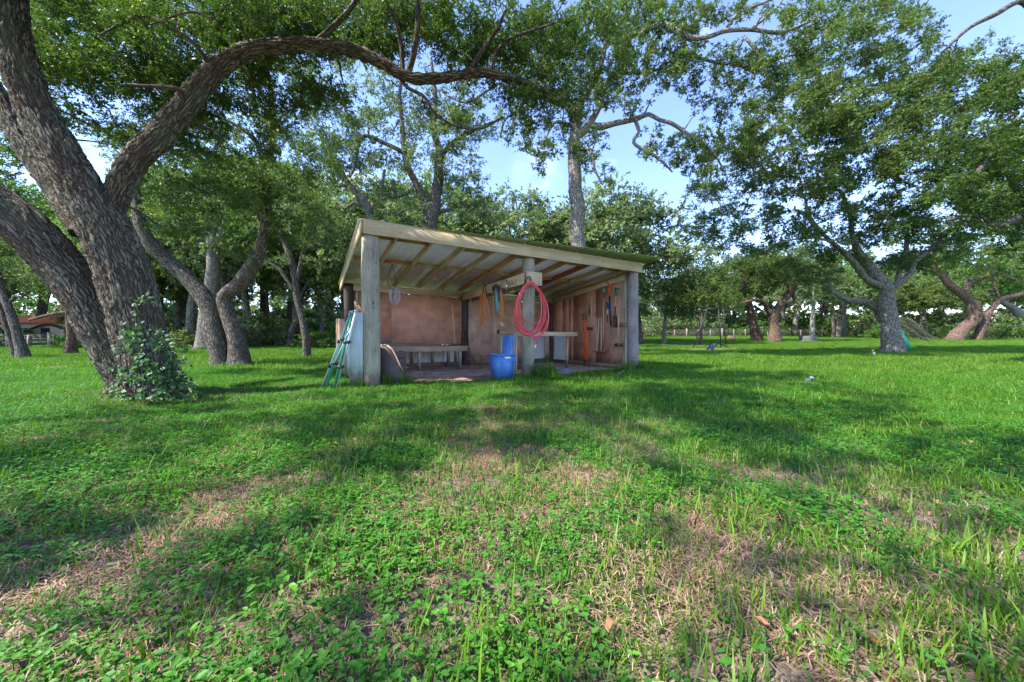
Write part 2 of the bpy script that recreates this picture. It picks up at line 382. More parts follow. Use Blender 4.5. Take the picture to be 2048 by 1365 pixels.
def crown_mesh(name, centers, radii, nl, leaf, mat, rs, aspect=.46, flat=.8):
    """one mesh of leaves for all the clumps"""
    P, D, S, LV = [], [], [], []
    tp = tpl(nl)
    for c, r in zip(centers, radii):
        p, d, tw = tp[rs.randint(9)]; Rm = rand_rot(rs)
        keep = rs.rand(len(p)) < .9
        p = p[keep] @ Rm.T * (r * np.array([1, 1, flat])); d = d[keep] @ Rm.T
        P.append(p + c); D.append(d)
        base = rs.uniform(.05, .75); LV.append(np.clip(base + rs.normal(size=len(p)) * .17, 0, .97) * np.where(rs.rand(len(p)) < .985, 1, 1) + (rs.rand(len(p)) < .015) * .4)
    P = np.concatenate(P); D = unit(np.concatenate(D)); LV = np.clip(np.concatenate(LV), 0, 1); n = len(P)
    nr = unit(rs.normal(size=(n, 3)) + np.array([0, 0, .9]))
    ln = leaf * rs.uniform(.6, 1.25, n); V = leaf_quads(P, D, nr, ln, ln * aspect * rs.uniform(.8, 1.2, n))
    return mesh_np(name, V.reshape(-1, 3), np.arange(4 * n), np.arange(n) * 4, np.full(n, 4), M(mat), {'lv': ('FLOAT', np.repeat(LV, 4))})

# crown as thousands of leaf sprays: geometry nodes put a spray mesh on every point
_SRC = {}
def spray_sources(nl, rel, matname, aspect, flat=.8):
    key = (nl, round(rel, 2), matname, aspect)
    if key not in _SRC:
        c = bpy.data.collections.new('leaf_sprays'); rs = np.random.RandomState(nl + int(rel * 1000))
        for k in range(7):
            o_ = bpy.data.objects.new('leaf_spray', crown_mesh('leaf_spray', np.zeros((1, 3)), np.ones(1), nl, rel, matname, rs, aspect, flat)); c.objects.link(o_)
        _SRC[key] = c
    return _SRC[key]
def inst_group(name, col):
    ng = bpy.data.node_groups.new(name, 'GeometryNodeTree')
    ng.interface.new_socket('Geometry', in_out='INPUT', socket_type='NodeSocketGeometry'); ng.interface.new_socket('Geometry', in_out='OUTPUT', socket_type='NodeSocketGeometry')
    N = ng.nodes.new; gi, go = N('NodeGroupInput'), N('NodeGroupOutput'); ip = N('GeometryNodeInstanceOnPoints'); ci = N('GeometryNodeCollectionInfo')
    ci.inputs['Collection'].default_value = col; ci.inputs['Separate Children'].default_value = True; ci.inputs['Reset Children'].default_value = True
    s_ = N('GeometryNodeInputNamedAttribute'); s_.data_type = 'FLOAT'; s_.inputs[0].default_value = 'scl'; r_ = N('GeometryNodeInputNamedAttribute'); r_.data_type = 'FLOAT_VECTOR'; r_.inputs[0].default_value = 'rot'
    l = ng.links.new; l(gi.outputs[0], ip.inputs['Points']); l(ci.outputs[0], ip.inputs['Instance']); ip.inputs['Pick Instance'].default_value = True
    l(s_.outputs[0], ip.inputs['Scale']); l(r_.outputs[0], ip.inputs['Rotation']); l(ip.outputs[0], go.inputs[0]); return ng
def inst_points(name, P, scale, rot, col, parent=None):
    n = len(P); me = bpy.data.meshes.new(name); me.vertices.add(n); me.vertices.foreach_set('co', np.asarray(P, np.float32).ravel())
    a = me.attributes.new('scl', 'FLOAT', 'POINT'); a.data.foreach_set('value', np.asarray(scale, np.float32)); a = me.attributes.new('rot', 'FLOAT_VECTOR', 'POINT'); a.data.foreach_set('vector', np.asarray(rot, np.float32).ravel())
    o_ = link(name, me, parent); md = o_.modifiers.new('scatter', 'NODES'); md.node_group = inst_group(name, col); return o_

# ------------------------------------------------------------------ oak builder
def grow(nodes, nrad, centers, rs, wig=.16, r_tip=.008, step=.35, thick=1):
    """connect every clump centre to the growing branch net; returns list of paths (n,4)"""
    nodes = np.array(nodes, float); nrad = np.array(nrad, float)
    centers = np.array(centers); dist = np.array([np.min(np.linalg.norm(nodes - c, axis=1)) for c in centers])
    paths = []
    for i in np.argsort(dist):
        c = centers[i]; dd = np.linalg.norm(nodes - c, axis=1) + np.where(nodes[:, 2] > c[2] + .4, .6, 0)
        j = int(np.argmin(dd)); a = nodes[j]; Ln = np.linalg.norm(c - a)
        if Ln < .05: continue
        n = max(3, int(Ln / step) + 2); t = np.linspace(0, 1, n)[:, None]
        w = np.cumsum(rs.normal(size=(n, 3)), axis=0); w -= w[0]; w = w - t * w[-1]
        p = a + (c - a) * t + w * wig * Ln / math.sqrt(n) + np.array([0, 0, .10 * Ln]) * np.sin(t * math.pi)
        r0 = min(nrad[j] * .62, .012 * thick + .022 * thick * Ln + r_tip); r = r0 + (r_tip - r0) * t[:, 0] ** .8
        paths.append(np.hstack([p, r[:, None]]))
        nodes = np.vstack([nodes, p[1:]]); nrad = np.concatenate([nrad, r[1:]])
    return paths
def oak(name, label, base, limbs, regions, leafmat_, barkmat, leaf=.1, nl=200, seed=1, step=.18, sides=12, wob=.10, group=None, flare=1.35, fine=False, twigs=True, aspect=.46, wig=.16, extra=None, mul=2.0, wm=1.0):
    """limbs: lists of (px, py, depth, width_px). regions: (px, py, rx, ry, depth, ddepth, n, R)"""
    rs = np.random.RandomState(seed); random.seed(seed)
    o = thing(name, label, 'tree', base, 0, group); B0 = np.array(base)
    nodes, nrad = [], []
    for li, lm in enumerate(limbs):
        P = []
        for q in lm:
            w = at(q[0], q[1], q[2]); P.append((*w, wm * q[3] * q[2] / F / 2))
        if lm[0][1] > 640 and flare:          # starts at the ground
            g = float(gz(P[0][0], P[0][1])); P[0] = (P[0][0], P[0][1], g - .15, P[0][3] * flare)
            P.insert(1, (P[0][0] * .9 + P[1][0] * .1, P[0][1] * .9 + P[1][1] * .1, g + .25, P[0][3] / flare * 1.08))
        S = smooth_path(P, step)
        amp = .35
        for i in range(1, len(S) - 1):
            v = mn.noise_vector(Vector([float(c_) for c_ in S[i, :3]]) * (.9 if not fine else .6) + Vector((seed, 0, 0))); S[i, :3] += np.array(v) * min(S[i, 3], .25) * amp
        mb = MB()
        if fine and S[0, 3] > .12:
            k = 120 if li < 4 else 60
            mb.tube(S[:, :3], S[:, 3], k, True, wob=wob)
            V = mb.v[0]; Bc = mb.b[0]; cen = np.repeat(S[:, :3], k, axis=0); n_ = unit(V - cen)
            hs = np.empty(len(V))
            for q in range(len(V)):
                b_ = Bc[q]; p_ = Vector((b_[0] * 3.6, b_[1] * 23, b_[2] * 23)); p_ += mn.noise_vector(Vector((b_[0] * 5, b_[1] * 9, b_[2] * 9))) * 1.5
                ds = mn.voronoi(p_)[0]; hs[q] = min(1, (ds[1] - ds[0]) * 2.2) + .25 * mn.noise(p_ * 2)
            mb.v[0] = V + n_ * (hs[:, None] - .5) * .036
        else: mb.tube(S[:, :3], S[:, 3], sides, True, wob=wob)
        mb.build('trunk' if li == 0 else 'limb', barkmat, o, smooth=True, origin=base)
        m0 = 2 if li == 0 else 0
        nodes += [p[:3] for p in S[m0::2]]; nrad += [p[3] for p in S[m0::2]]
    centers, radii = [], []
    for (px, py, rx, ry, Y, dY, n, Rr) in regions:
        for _ in range(int(n * mul)):
            a = rs.uniform(0, 2 * math.pi); q = math.sqrt(rs.rand())
            y = Y + rs.uniform(-dY, dY)
            w = at(px + rx * q * math.cos(a), py + ry * q * math.sin(a), y)
            if w.z < float(gz(w.x, w.y)) + .3: continue
            centers.append(tuple(w)); radii.append(Rr * rs.uniform(.7, 1.25))
    if extra:
        for c, r in extra(rs): centers.append(c); radii.append(r)
    centers = np.array(centers); radii = np.array(radii)
    if twigs:
        paths = grow(nodes, nrad, centers, rs, wig=wig if fine else wig * 1.6, r_tip=.006 if fine else .011, thick=1 if fine else 1.7, step=.35 if fine else .28)
        mb = MB()
        for p in paths: mb.tube(p[:, :3], p[:, 3], 5 if p[0, 3] > .02 else 4, False)
        if mb.v: mb.build('branches', barkmat, o, smooth=True, origin=base)['kind'] = 'stuff'
    Rm = float(np.mean(radii)); n = len(centers); rot = np.zeros((n, 3)); rot[:, 2] = rs.uniform(0, 6.28, n); rot[:, :2] = rs.normal(size=(n, 2)) * .35
    k = inst_points('crown', centers - B0, radii, rot, spray_sources(nl, leaf / Rm, leafmat_.name, aspect), o); k['kind'] = 'stuff'
    return o

# ================================================================== GROUND
def dryness(x, y):
    x = np.asarray(x, float); y = np.asarray(y, float)
    d = fbm(x, y, .7) * .36 + fbm(x + 40, y - 13, .25) * .66
    d = d + .22 * np.exp(-(((x + 1.9) / 1.5) ** 2 + ((y - 1.75) / .55) ** 2)) + .22 * np.exp(-(((x - .45) / .45) ** 2 + ((y - 2.7) / .6) ** 2)) + .12 * np.exp(-(((x - 3.3) / .8) ** 2 + ((y - 4.3) / .3) ** 2))
    d = d + .22 * np.exp(-(((x + 5.2) / 1.8) ** 2 + ((y - 5.7) / .8) ** 2))
    d = d - .34 * np.clip((x - .9 + (y - 3) * .25) / 3, 0, 1) * np.clip((y - .5) / 2.5, 0, 1) - .16 * np.clip((y - 9) / 6, 0, 1)
    return d
SO = Vector((-2.85, 7.07, 0)); TH = math.atan2(.505, .863); SL, SD = 7.67, 4.2
ct, st_ = math.cos(TH), math.sin(TH)
def to_local(x, y):
    dx = np.asarray(x) - SO.x; dy = np.asarray(y) - SO.y
    return dx * ct + dy * st_, -dx * st_ + dy * ct
def in_shed(x, y, m=0.0):
    a, b = to_local(x, y)
    w = .18 * np.sin(a * 2.3) + .08 * np.sin(a * 6.1)
    return (a > -.1 - m) & (a < SL + .1 + m) & (b > -.12 + w - m) & (b < SD + .15 + m)
def bare(x, y):   # leaf litter strips and bare mounds out on the lawn
    x = np.asarray(x, float); y = np.asarray(y, float)
    b = np.zeros_like(x)
    for (cx, cy, rx, ry) in ((13.5, 22.5, 7.5, 1.0), (13, 30, 5, 3.0), (24.5, 24.5, 4.6, 1.0), (-13.3, 18.3, 1.8, .8), (-7.7, 15.2, .5, .35), (-5.2, 6.0, 1.2, .45), (4.0, 19.2, .9, .5), (7.4, 19.5, 2.2, .35)):
        b = np.maximum(b, np.exp(-(((x - cx) / rx) ** 4 + ((y - cy) / ry) ** 4)))
    return b
def build_ground():
    na = 300
    rr = np.concatenate([[0.0], .5 * (1.028 ** np.arange(0, 195)), [150, 300, 700, 1500]])
    an = np.linspace(0, 2 * math.pi, na, endpoint=False)
    X = (rr[:, None] * np.cos(an)); Y = rr[:, None] * np.sin(an)
    Z = gz(X, Y) + .015 * (fbm(X, Y, .35) - .5) * (rr[:, None] < 60)
    Z = np.where(in_shed(X, Y), Z * .3 + .012 * (fbm(X, Y, .15) - .5), Z)
    V = np.stack([X, Y, Z], -1).reshape(-1, 3); n = len(rr)
    i, j = np.meshgrid(np.arange(n - 1), np.arange(na), indexing='ij'); j2 = (j + 1) % na
    q = np.stack([i * na + j, (i + 1) * na + j, (i + 1) * na + j2, i * na + j2], -1).reshape(-1, 4)
    me = mesh_np('ground', V, q.ravel(), np.arange(len(q)) * 4, np.full(len(q), 4), M('soil'),
                 {'dry': ('FLOAT', np.clip(dryness(X, Y) + .5 * bare(X, Y) + .6 * in_shed(X, Y), 0, 1.6).ravel())}, True)
    return link('ground', me)
m, t, b = newmat('soil')
geo = nd(t, 'ShaderNodeNewGeometry').outputs['Position']
n1 = nd(t, 'ShaderNodeTexNoise', {0: geo, 'Scale': 7.0, 'Detail': 8, 'Roughness': .7}); n2 = nd(t, 'ShaderNodeTexNoise', {0: geo, 'Scale': 55.0, 'Detail': 5, 'Roughness': .7})
n3 = nd(t, 'ShaderNodeTexNoise', {0: geo, 'Scale': .35, 'Detail': 5})
dirt_c = mixc(t, ramp(t, n2.outputs[0], [(.35, (0, 0, 0)), (.65, (1, 1, 1))]), (.11, .075, .05), ramp(t, n1.outputs[0], [(.3, (.16, .11, .08)), (.5, (.27, .20, .15)), (.7, (.40, .31, .23))]))
green_c = ramp(t, n1.outputs[0], [(.3, (.030, .075, .010)), (.5, (.055, .13, .018)), (.7, (.10, .19, .03))])
near_ = nd(t, 'ShaderNodeVectorMath', {0: geo}, operation='LENGTH').outputs['Value']
dat = nd(t, 'ShaderNodeAttribute', attribute_name='dry').outputs['Fac']
dd = nd(t, 'ShaderNodeMath', {0: dat, 1: nd(t, 'ShaderNodeMath', {0: n1.outputs[0], 1: .35}, operation='MULTIPLY').outputs[0]}, operation='ADD').outputs[0]
nf = nd(t, 'ShaderNodeMapRange', {0: near_, 1: 6.0, 2: 16.0, 3: .75, 4: 0.0}).outputs[0]
dd = nd(t, 'ShaderNodeMath', {0: dd, 1: nf}, operation='ADD').outputs[0]
t.links.new(mixc(t, ramp(t, dd, [(.55, (0, 0, 0)), (.80, (1, 1, 1))]), green_c, dirt_c), b.inputs['Base Color'])
b.inputs['Roughness'].default_value = .95; b.inputs['Specular IOR Level'].default_value = .1
t.links.new(nd(t, 'ShaderNodeBump', {'Height': n2.outputs[0], 'Strength': .8, 'Distance': .02}).outputs[0], b.inputs['Normal'])
paint('floor_dirt', (.42, .29, .24), .95, .45, 0, 5, dirt=(.17, .11, .09), spec=.1)
tag(build_ground(), 'lawn ground sheet of soil and thatch under the oaks', kind='structure')
def dirt_floor():
    nx, ny = 70, 44; V = []
    for j in range(ny):
        for i in range(nx):
            a = -.05 + (SL + .1) * i / (nx - 1); wv = .18 * math.sin(a * 2.3) + .08 * math.sin(a * 6.1)
            b_ = -.15 + wv + (SD + .2 - wv) * j / (ny - 1)
            x = SO.x + a * ct - b_ * st_; y = SO.y + a * st_ + b_ * ct
            e = min(1, min(i, j, nx - 1 - i, ny - 1 - j) / 3)
            V.append((x, y, .004 + e * (.022 + .05 * float(fbm(x, y, .5) - .5) + .05 * float(vn(x, y, .11) - .5))))
    q = [(j * nx + i, j * nx + i + 1, (j + 1) * nx + i + 1, (j + 1) * nx + i) for j in range(ny - 1) for i in range(nx - 1)]
    me = mesh_np('dirt_floor', V, [k for f in q for k in f], np.arange(len(q)) * 4, np.full(len(q), 4), M('floor_dirt'), None, True)
    tag(link('dirt_floor', me), 'bare reddish dirt floor under the open shed', kind='structure')
dirt_floor()

# ================================================================== TOOL SHED
SH = thing('tool_shed', 'open fronted pole shed with sloping metal roof and reddish hardboard walls', 'shed', SO, TH)
cl = Vector((-(SO.x) * ct - SO.y * st_, SO.x * st_ - SO.y * ct, EYE))
def ray(px, py):
    d = Vector(((px - CX) / F, 1.0, (HY - py) / F)); return Vector((d.x * ct + d.y * st_, -d.x * st_ + d.y * ct, d.z))
def hx(px, py, xl): d = ray(px, py); return cl + d * ((xl - cl.x) / d.x)
def hy(px, py, yl): d = ray(px, py); return cl + d * ((yl - cl.y) / d.y)
def wl(p): return Vector((SO.x + p.x * ct - p.y * st_, SO.y + p.x * st_ + p.y * ct, p.z))   # shed-local to world
def roof_z(y): return 3.285 - .115 * y
def post(x, y, z1, r, mat, z0=-.25):
    mb = MB(); zs = np.linspace(z0, z1, 16)
    mb.tube([(x + .012 * math.sin(z * 2 + x), y + .01 * math.cos(z * 1.7 + x), z) for z in zs], [r * (1.06 - .04 * i / 15) for i in range(16)], 28, True, wob=.05)
    return mb.build('post', mat, SH, smooth=True)
post(0, 0, 3.03, .168, 'post_green'); post(3.80, .02, 3.05, .15, 'post_green'); post(SL, 0, 3.04, .165, 'post_grey')
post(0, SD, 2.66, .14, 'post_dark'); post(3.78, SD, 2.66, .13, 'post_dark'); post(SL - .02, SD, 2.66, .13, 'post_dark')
def board(name, a, b_, w, h, mat='new_pine', up=(0, 0, 1), parent=SH):
    o = MB().beam(a, b_, w, h, up).build(name, mat, parent); return o
board('fascia_board', (-.17, -.195, 3.165), (SL + .19, -.195, 3.165), .045, .26)
board('fascia_board', (-.195, -.16, roof_z(-.16) - .12), (-.195, SD + .65, roof_z(SD + .65) - .12), .045, .22, 'new_pine')
board('fascia_board', (SL + .21, -.16, roof_z(-.16) - .12), (SL + .21, SD + .3, roof_z(SD + .3) - .12), .045, .22, 'new_pine')
board('wall_plate', (.1, SD - .02 - .14, 2.55), (3.72, SD - .16, 2.55), .045, .22)
board('wall_plate', (3.86, SD - .16, 2.55), (SL - .1, SD - .16, 2.55), .045, .22)
for k in range(10):
    x = .54 + .78 * k
    if abs(x - 3.66) < .1: x = 3.60
    mat = 'red_pine' if k == 7 else ('new_pine_orange' if k in (4, 5, 6) else 'new_pine')
    board('rafter', (x, -.165, roof_z(-.165) - .088), (x, SD + .3, roof_z(SD + .3) - .088), .05, .15, mat)
for k in range(9):
    x0 = .54 + .78 * k; x1 = x0 + .78
    for yy in ((1.9,) if k % 2 else (1.9, .35)):
        board('blocking', (x0 + .028, yy + .04 * (k % 3), roof_z(yy) - .075), (x1 - .028, yy + .04 * (k % 3), roof_z(yy) - .075), .04, .10, 'new_pine_orange' if k == 0 or k > 5 else 'new_pine')
board('blocking', (-.17, 1.9, roof_z(1.9) - .075), (.51, 1.9, roof_z(1.9) - .075), .04, .10, 'new_pine')
board('blocking', (-.17, .35, roof_z(.35) - .075), (.51, .35, roof_z(.35) - .075), .04, .10, 'new_pine_orange')
# roof of ribbed metal sheets
def front_edge(x): return -.235 - .62 * max(0, min(1, (x - .5) / 7.4))
def roof_sheet(name, x0, x1, ya, yb, grass_bounce_under):
    prof = []; P_ = .42
    k0 = math.ceil((x0 - .184) / P_ - 1e-6)
    prof.append((x0, 0))
    while .184 + k0 * P_ < x1 - .04:
        c = .184 + k0 * P_
        if c > x0 + .04: prof += [(c - .05, 0), (c - .022, .032), (c + .022, .032), (c + .05, 0)]
        c2 = c + P_ / 2
        if x0 + .03 < c2 < x1 - .03: prof += [(c2 - .02, 0), (c2, .007), (c2 + .02, 0)]
        k0 += 1
    prof.append((x1, 0))
    V = []; n = len(prof)
    for lay in (0, 1):
        for e in (0, 1):
            for (x, h) in prof:
                y = (ya(x) if callable(ya) else ya) if e == 0 else yb
                V.append((x, y, roof_z(y) + h + .002 + lay * .003))
    Fs = []
    for i in range(n - 1):
        Fs.append((i, n + i, n + i + 1, i + 1)); Fs.append((2 * n + i, 2 * n + i + 1, 3 * n + i + 1, 3 * n + i))
        Fs.append((i, i + 1, 2 * n + i + 1, 2 * n + i)); Fs.append((n + i, 3 * n + i, 3 * n + i + 1, n + i + 1))
    tot = [4] * len(Fs)
    me = mesh_np(name, V, [q for f in Fs for q in f], np.arange(len(Fs)) * 4, tot, M('roof_green' if grass_bounce_under else 'roof_grey'))
    me.materials.append(M('roof_green'))
    for i in range(n - 1):
        for k in (1, 2, 3): me.polygons[4 * i + k].material_index = 1
    return link(name, me, SH)
xs = [-.26, .60, 1.44, 2.28, 3.12, 3.96, 4.80, 5.64, 6.48, 7.32, 8.02]
for a, b_ in zip(xs[:-1], xs[1:]):
    roof_sheet('roof_sheet', a, b_, -.222, SD + .75, False)
    roof_sheet('roof_overhang', a, b_, front_edge, -.224, True)  # overhang underside coloured green to stand for light bounced off the grass
# screw heads and hooks along the plate
for k, px in enumerate((696, 724, 780, 806, 831, 880, 914)):
    p = hy(px, 572 + (px - 690) * .05, SD - .2); p.z = 2.665 - .005 * k % .02
    MB().tube([(p.x, SD - .2, 2.68), (p.x, SD - .2, 2.72)], [.028, .02], 8).build('insulator', 'label_cream', SH, smooth=True)

# back wall: hardboard and plywood sheets above corrugated metal
def panel(x0, x1, z0, z1, mat, y=SD - .02, th=.012, name='wall_panel'):
    return MB().box(((x0 + x1) / 2, y, (z0 + z1) / 2), (x1 - x0 - .006, th, z1 - z0), ch=.02).build(name, mat, SH)
panel(.12, 1.24, 1.02, 2.44, 'hardboard'); panel(1.24, 3.66, .80, 2.44, 'hardboard')
panel(.12, 1.24, .80, 1.02, 'grey_board')
def corr(name, x0, x1, z0, z1, y, mat='white_metal', pitch=.09, axis='x', x_fix=None, dep=.018):
    prof = []; x = x0
    while x < x1:
        prof += [(x, 0), (x + pitch * .5, 0), (x + pitch * .62, dep), (x + pitch * .88, dep)]; x += pitch
    V = []; n = len(prof)
    for lay in (0, 1):
        for z in (z0, z1):
            for (x, h) in prof:
                V.append((x, y - h - lay * .003, z) if axis == 'x' else (y - h - lay * .003, x, z))
    Fs = []
    for i in range(n - 1):
        Fs += [(i, i + 1, n + i + 1, n + i), (2 * n + i, 3 * n + i, 3 * n + i + 1, 2 * n + i + 1), (n + i, n + i + 1, 3 * n + i + 1, 3 * n + i)]
    me = mesh_np(name, V, [q for f in Fs for q in f], np.arange(len(Fs)) * 4, [4] * len(Fs), M(mat))
    return link(name, me, SH)
corr('metal_panel', .1, 3.7, .12, .84, SD + .06, pitch=.11); corr('metal_panel', 3.86, SL - .05, .12, 1.2, SD + .06, pitch=.075)
board('sill_board', (.1, SD + .01, .10), (3.66, SD + .01, .10), .06, .14, 'bench_wood'); board('sill_board', (3.9, SD + .01, .10), (SL - .12, SD + .01, .10), .06, .16, 'plywood')
for x in (.5, 1.12, 1.9, 2.6, 3.45): board('stud', (x, SD + .005, .17), (x, SD + .005, .80), .045, .08, 'bench_wood', up=(1, 0, 0))
def xb(px): return hy(px, 690, SD - .02).x
panel(3.90, xb(985), .17, 2.44, 'plywood_pale'); panel(xb(985), xb(1001), .17, 2.44, 'plywood_pale')
panel(xb(1001), SL - .1, 1.28, 2.44, 'plywood')
panel(xb(1030), xb(1056), .17, 1.28, 'plywood', SD - .03); panel(xb(1089), xb(1108), .17, 1.28, 'plywood_pale', SD - .03)
board('shelf_rail', (xb(999), SD - .06, 1.22), (SL - .3, SD - .06, 1.22), .05, .13, 'plywood')
MB().box((xb(996), SD - .05, 1.25), (.05, .03, .16)).build('latch', 'black_iron', SH)
board('stud', (xb(1109) - .05, SD - .08, .05), (xb(1109) - .05, SD - .08, 1.25), .045, .09, 'plywood_pale', up=(1, 0, 0))
# right wall
RX = SL - .02
def rpanel(y0, y1, z0, z1a, z1b, mat, x=RX, th=.012):
    V = [(x, y0, z0), (x, y1, z0), (x, y1, z1b), (x, y0, z1a)]; V = V + [(x + th, b_, c) for (_, b_, c) in V]
    mb = MB(); mb.add(V, [(0, 3, 2, 1), (4, 5, 6, 7), (0, 1, 5, 4), (1, 2, 6, 5), (2, 3, 7, 6), (3, 0, 4, 7)], [(c, b_, a) for (a, b_, c) in V]); return mb.build('wall_panel', mat, SH)
rpanel(.42, 1.6, .14, 3.02, 2.9, 'plywood'); rpanel(1.606, 2.8, .16, 2.9, 2.76, 'hardboard'); rpanel(2.806, 3.06, .16, 2.76, 2.74, 'hardboard'); rpanel(3.45, 4.1, 1.2, 2.7, 2.65, 'hardboard')
rpanel(3.066, 3.44, 1.2, 2.74, 2.7, 'hardboard')
corr('metal_panel', 3.05, 4.05, .14, 1.2, RX + .05, pitch=.08, axis='y')
board('stud', (RX - .03, 3.05, .1), (RX - .03, 3.05, 1.22), .06, .05, 'plywood', up=(1, 0, 0))
board('sill_board', (RX - .02, .4, .09), (RX - .02, SD - .1, .09), .05, .12, 'plywood')
board('corner_board', (RX - .02, .33, .1), (RX - .02, .33, 2.98), .10, .025, 'new_pine', up=(1, 0, 0))
MB().box((RX - .03, .215, 1.85), (.02, .09, 2.2)).build('corner_trim', 'white_metal', SH)
MB().box((RX - .05, .19, .52), (.03, .07, 1.0)).build('corner_trim', 'white_metal', SH)
MB().box((RX - .08, .23, 1.42), (.10, .30, .14)).build('wood_block', 'grey_board', SH)
board('wall_plate', (RX - .06, .2, 2.93), (RX - .06, SD - .1, 2.5), .05, .16, 'new_pine')
# beam pair with hooks in the middle, end plate on the centre post
board('cross_beam', (3.80 - .19, -.10, 2.50), (3.80 - .15, SD - .2, 2.46), .045, .27)
board('cross_beam', (3.80 + .19, -.10, 2.50), (3.80 + .19, SD - .2, 2.46), .045, .27)
MB().box((3.84, -.185, 2.50), (.47, .04, .33)).build('end_plate', 'new_pine', SH)
# low left wall
MB().box((-.27, -.02, .74), (.25, .03, 1.52), rz=R(-28)).build('corner_board', 'blue_board', SH)
corr('metal_panel', .2, 2.3, .02, 1.46, -.19, 'blue_board', .17, 'y', dep=.05)
for y in (2.35, 2.75): board('stud', (-.2, y, .05), (-.2, y, 1.42), .05, .2, 'new_pine', up=(1, 0, 0))
for k in range(9): board('fence_slat', (-.24 - .012 * k, 2.95 + .17 * k, .12 + .06 * (k % 2)), (-.24 - .012 * k, 2.95 + .17 * k, 1.50 + .012 * k), .022, .16, 'fence_board', up=(-.07, 1, 0))
board('fence_rail', (-.20, 2.9, 1.2), (-.30, 4.4, 1.2), .03, .09, 'fence_board'); board('fence_rail', (-.20, 2.9, .5), (-.30, 4.4, .5), .04, .09, 'fence_board')
# front-left upper corner: frame strip and inner stud behind the post
board('stud', (.2, SD - .1, .1), (.2, SD - .1, 2.44), .09, .05, 'blue_board', up=(1, 0, 0))
# loose hooks screwed into the rafters and beam
def jhook(p, s=.09, mat='galv', fl=1):
    pts = [p + Vector((0, 0, 0)), p + Vector((0, 0, -s))] + [p + Vector((fl * s * (.5 - .5 * math.cos(a)), 0, -s - s * .55 * math.sin(a))) for a in np.linspace(.3, math.pi, 7)] + [p + Vector((fl * s, 0, -s * .8))]
    MB().tube(pts, .007, 6).build('hook', mat, SH, smooth=True)
for px, py, yl, fl in ((843, 545, 2.2, 1), (898, 554, 2.3, 1), (948, 555, 2.4, 1), (862, 583, 3.9, 1), (875, 550, 2.3, -1), (960, 564, 2.6, 1)):
    p = hy(px, py - 8, yl); p.z = min(p.z, roof_z(yl) - .16) if py < 580 else 2.5; jhook(p, .11, 'galv' if px != 862 else 'rust', fl)
for px in (1024, 1031):
    p = hx(px, 560, 3.585); jhook(p, .08, 'rust', -1)
for x in [.02, 1.3, 2.1, 2.9, 3.8, 4.45, 5.2, 6.0, 6.8, SL]:      # nail heads
    for dz in (-.07, .06): MB().tube([(x + .01 * dz, -.2165, 3.165 + dz), (x + .01 * dz, -.2205, 3.165 + dz)], .008, 6).build('nail_head', 'rust', SH)
for px in (800, 998, 1100): MB().tube([hy(px, 466 + (px - 800) * .125, -.222), hy(px, 466 + (px - 800) * .125, -.226)], .012, 8).build('knot_plug', 'rust', SH)

# ================================================================== THINGS IN THE SHED  (built in shed-local coordinates)
def sthing(name, label, cat, p, group=None):
    o = thing(name, label, cat, wl(Vector(p)), TH, group); return o
class Loc:
    """part builder: shed-local coordinates, stored relative to the thing's base"""
    def __init__(s, o, p): s.o = o; s.p = Vector(p)
    def put(s, mb, name, mat, smooth=False, parent=None): return mb.build(name, mat, parent or s.o, smooth, origin=s.p)
def V3(*a): return Vector(a)

# work bench on the left
p = V3(2.0, 2.6, 0); o = sthing('work_bench', 'low wooden work bench along the reddish back wall left of the blue bin', 'bench', p); q = Loc(o, p)
for k in range(4): q.put(MB().beam((.55, 2.62 + .36 * k + .17, .745), (3.28, 2.62 + .36 * k + .17, .745), .35, .028), 'bench_top_board', 'bench_wood')
q.put(MB().beam((.62, 2.6, .665), (3.2, 2.6, .665), .04, .13), 'front_apron', 'bench_wood')
for x, y in ((.7, 2.66), (1.72, 2.66), (2.98, 2.66), (3.1, 4.0), (.8, 4.0)): q.put(MB().beam((x, y, -.02), (x, y, .73), .09, .09, up=(1, 0, 0)), 'leg', 'bench_wood')
# boards lying on it
for (lab, a, b_, w, h) in (
    ('thin pale plank lying nearest the front edge of the bench', (1.05, 2.78, .775), (2.55, 2.80, .775), .16, .022),
    ('dark weathered board lying across the left half of the bench', (.75, 2.98, .79), (2.2, 3.15, .79), .14, .03),
    ('longest grey board lying at the back on the bench', (.85, 3.35, .785), (2.9, 3.5, .785), .16, .03),
    ('upper grey board resting on the other boards on the bench', (.9, 3.05, .825), (2.1, 3.35, .835), .17, .03)):
    o = MB().beam(Vector(a) - V3(1, 3, .76), Vector(b_) - V3(1, 3, .76), w, h).build('loose_board', 'grey_board' if 'pale' not in lab else 'bench_wood')
    o.location = wl(V3(1, 3, .76)); o.rotation_euler = (0, 0, TH); tag(o, lab, 'board')
p = V3(2.45, 2.85, .76); o = sthing('metal_clamp', 'small iron bar clamp lying on the right half of the bench', 'clamp', p); q = Loc(o, p)
q.put(MB().tube([(2.1, 2.82, .775), (2.95, 2.86, .775)], .012, 8), 'bar', 'steel_dark'); q.put(MB().box((2.48, 2.83, .80), (.05, .05, .07)), 'jaw', 'chrome'); q.put(MB().box((2.62, 2.84, .79), (.03, .04, .06)), 'jaw', 'chrome')
# broom on the bench
a = hy(910, 690, 3.6); a.z = .76; b_ = hy(904, 609, 3.95)
o = sthing('broom', 'pale handled tool standing head down on the bench end beside the dark post', 'broom', a); q = Loc(o, a)
q.put(MB().tube([a + V3(0, 0, .06), b_], .016, 10), 'handle', 'pale_handle', True)
q.put(MB().beam(a + V3(-.12, 0, .03), a + V3(.16, 0, .03), .09, .06), 'head', 'steel_dark')
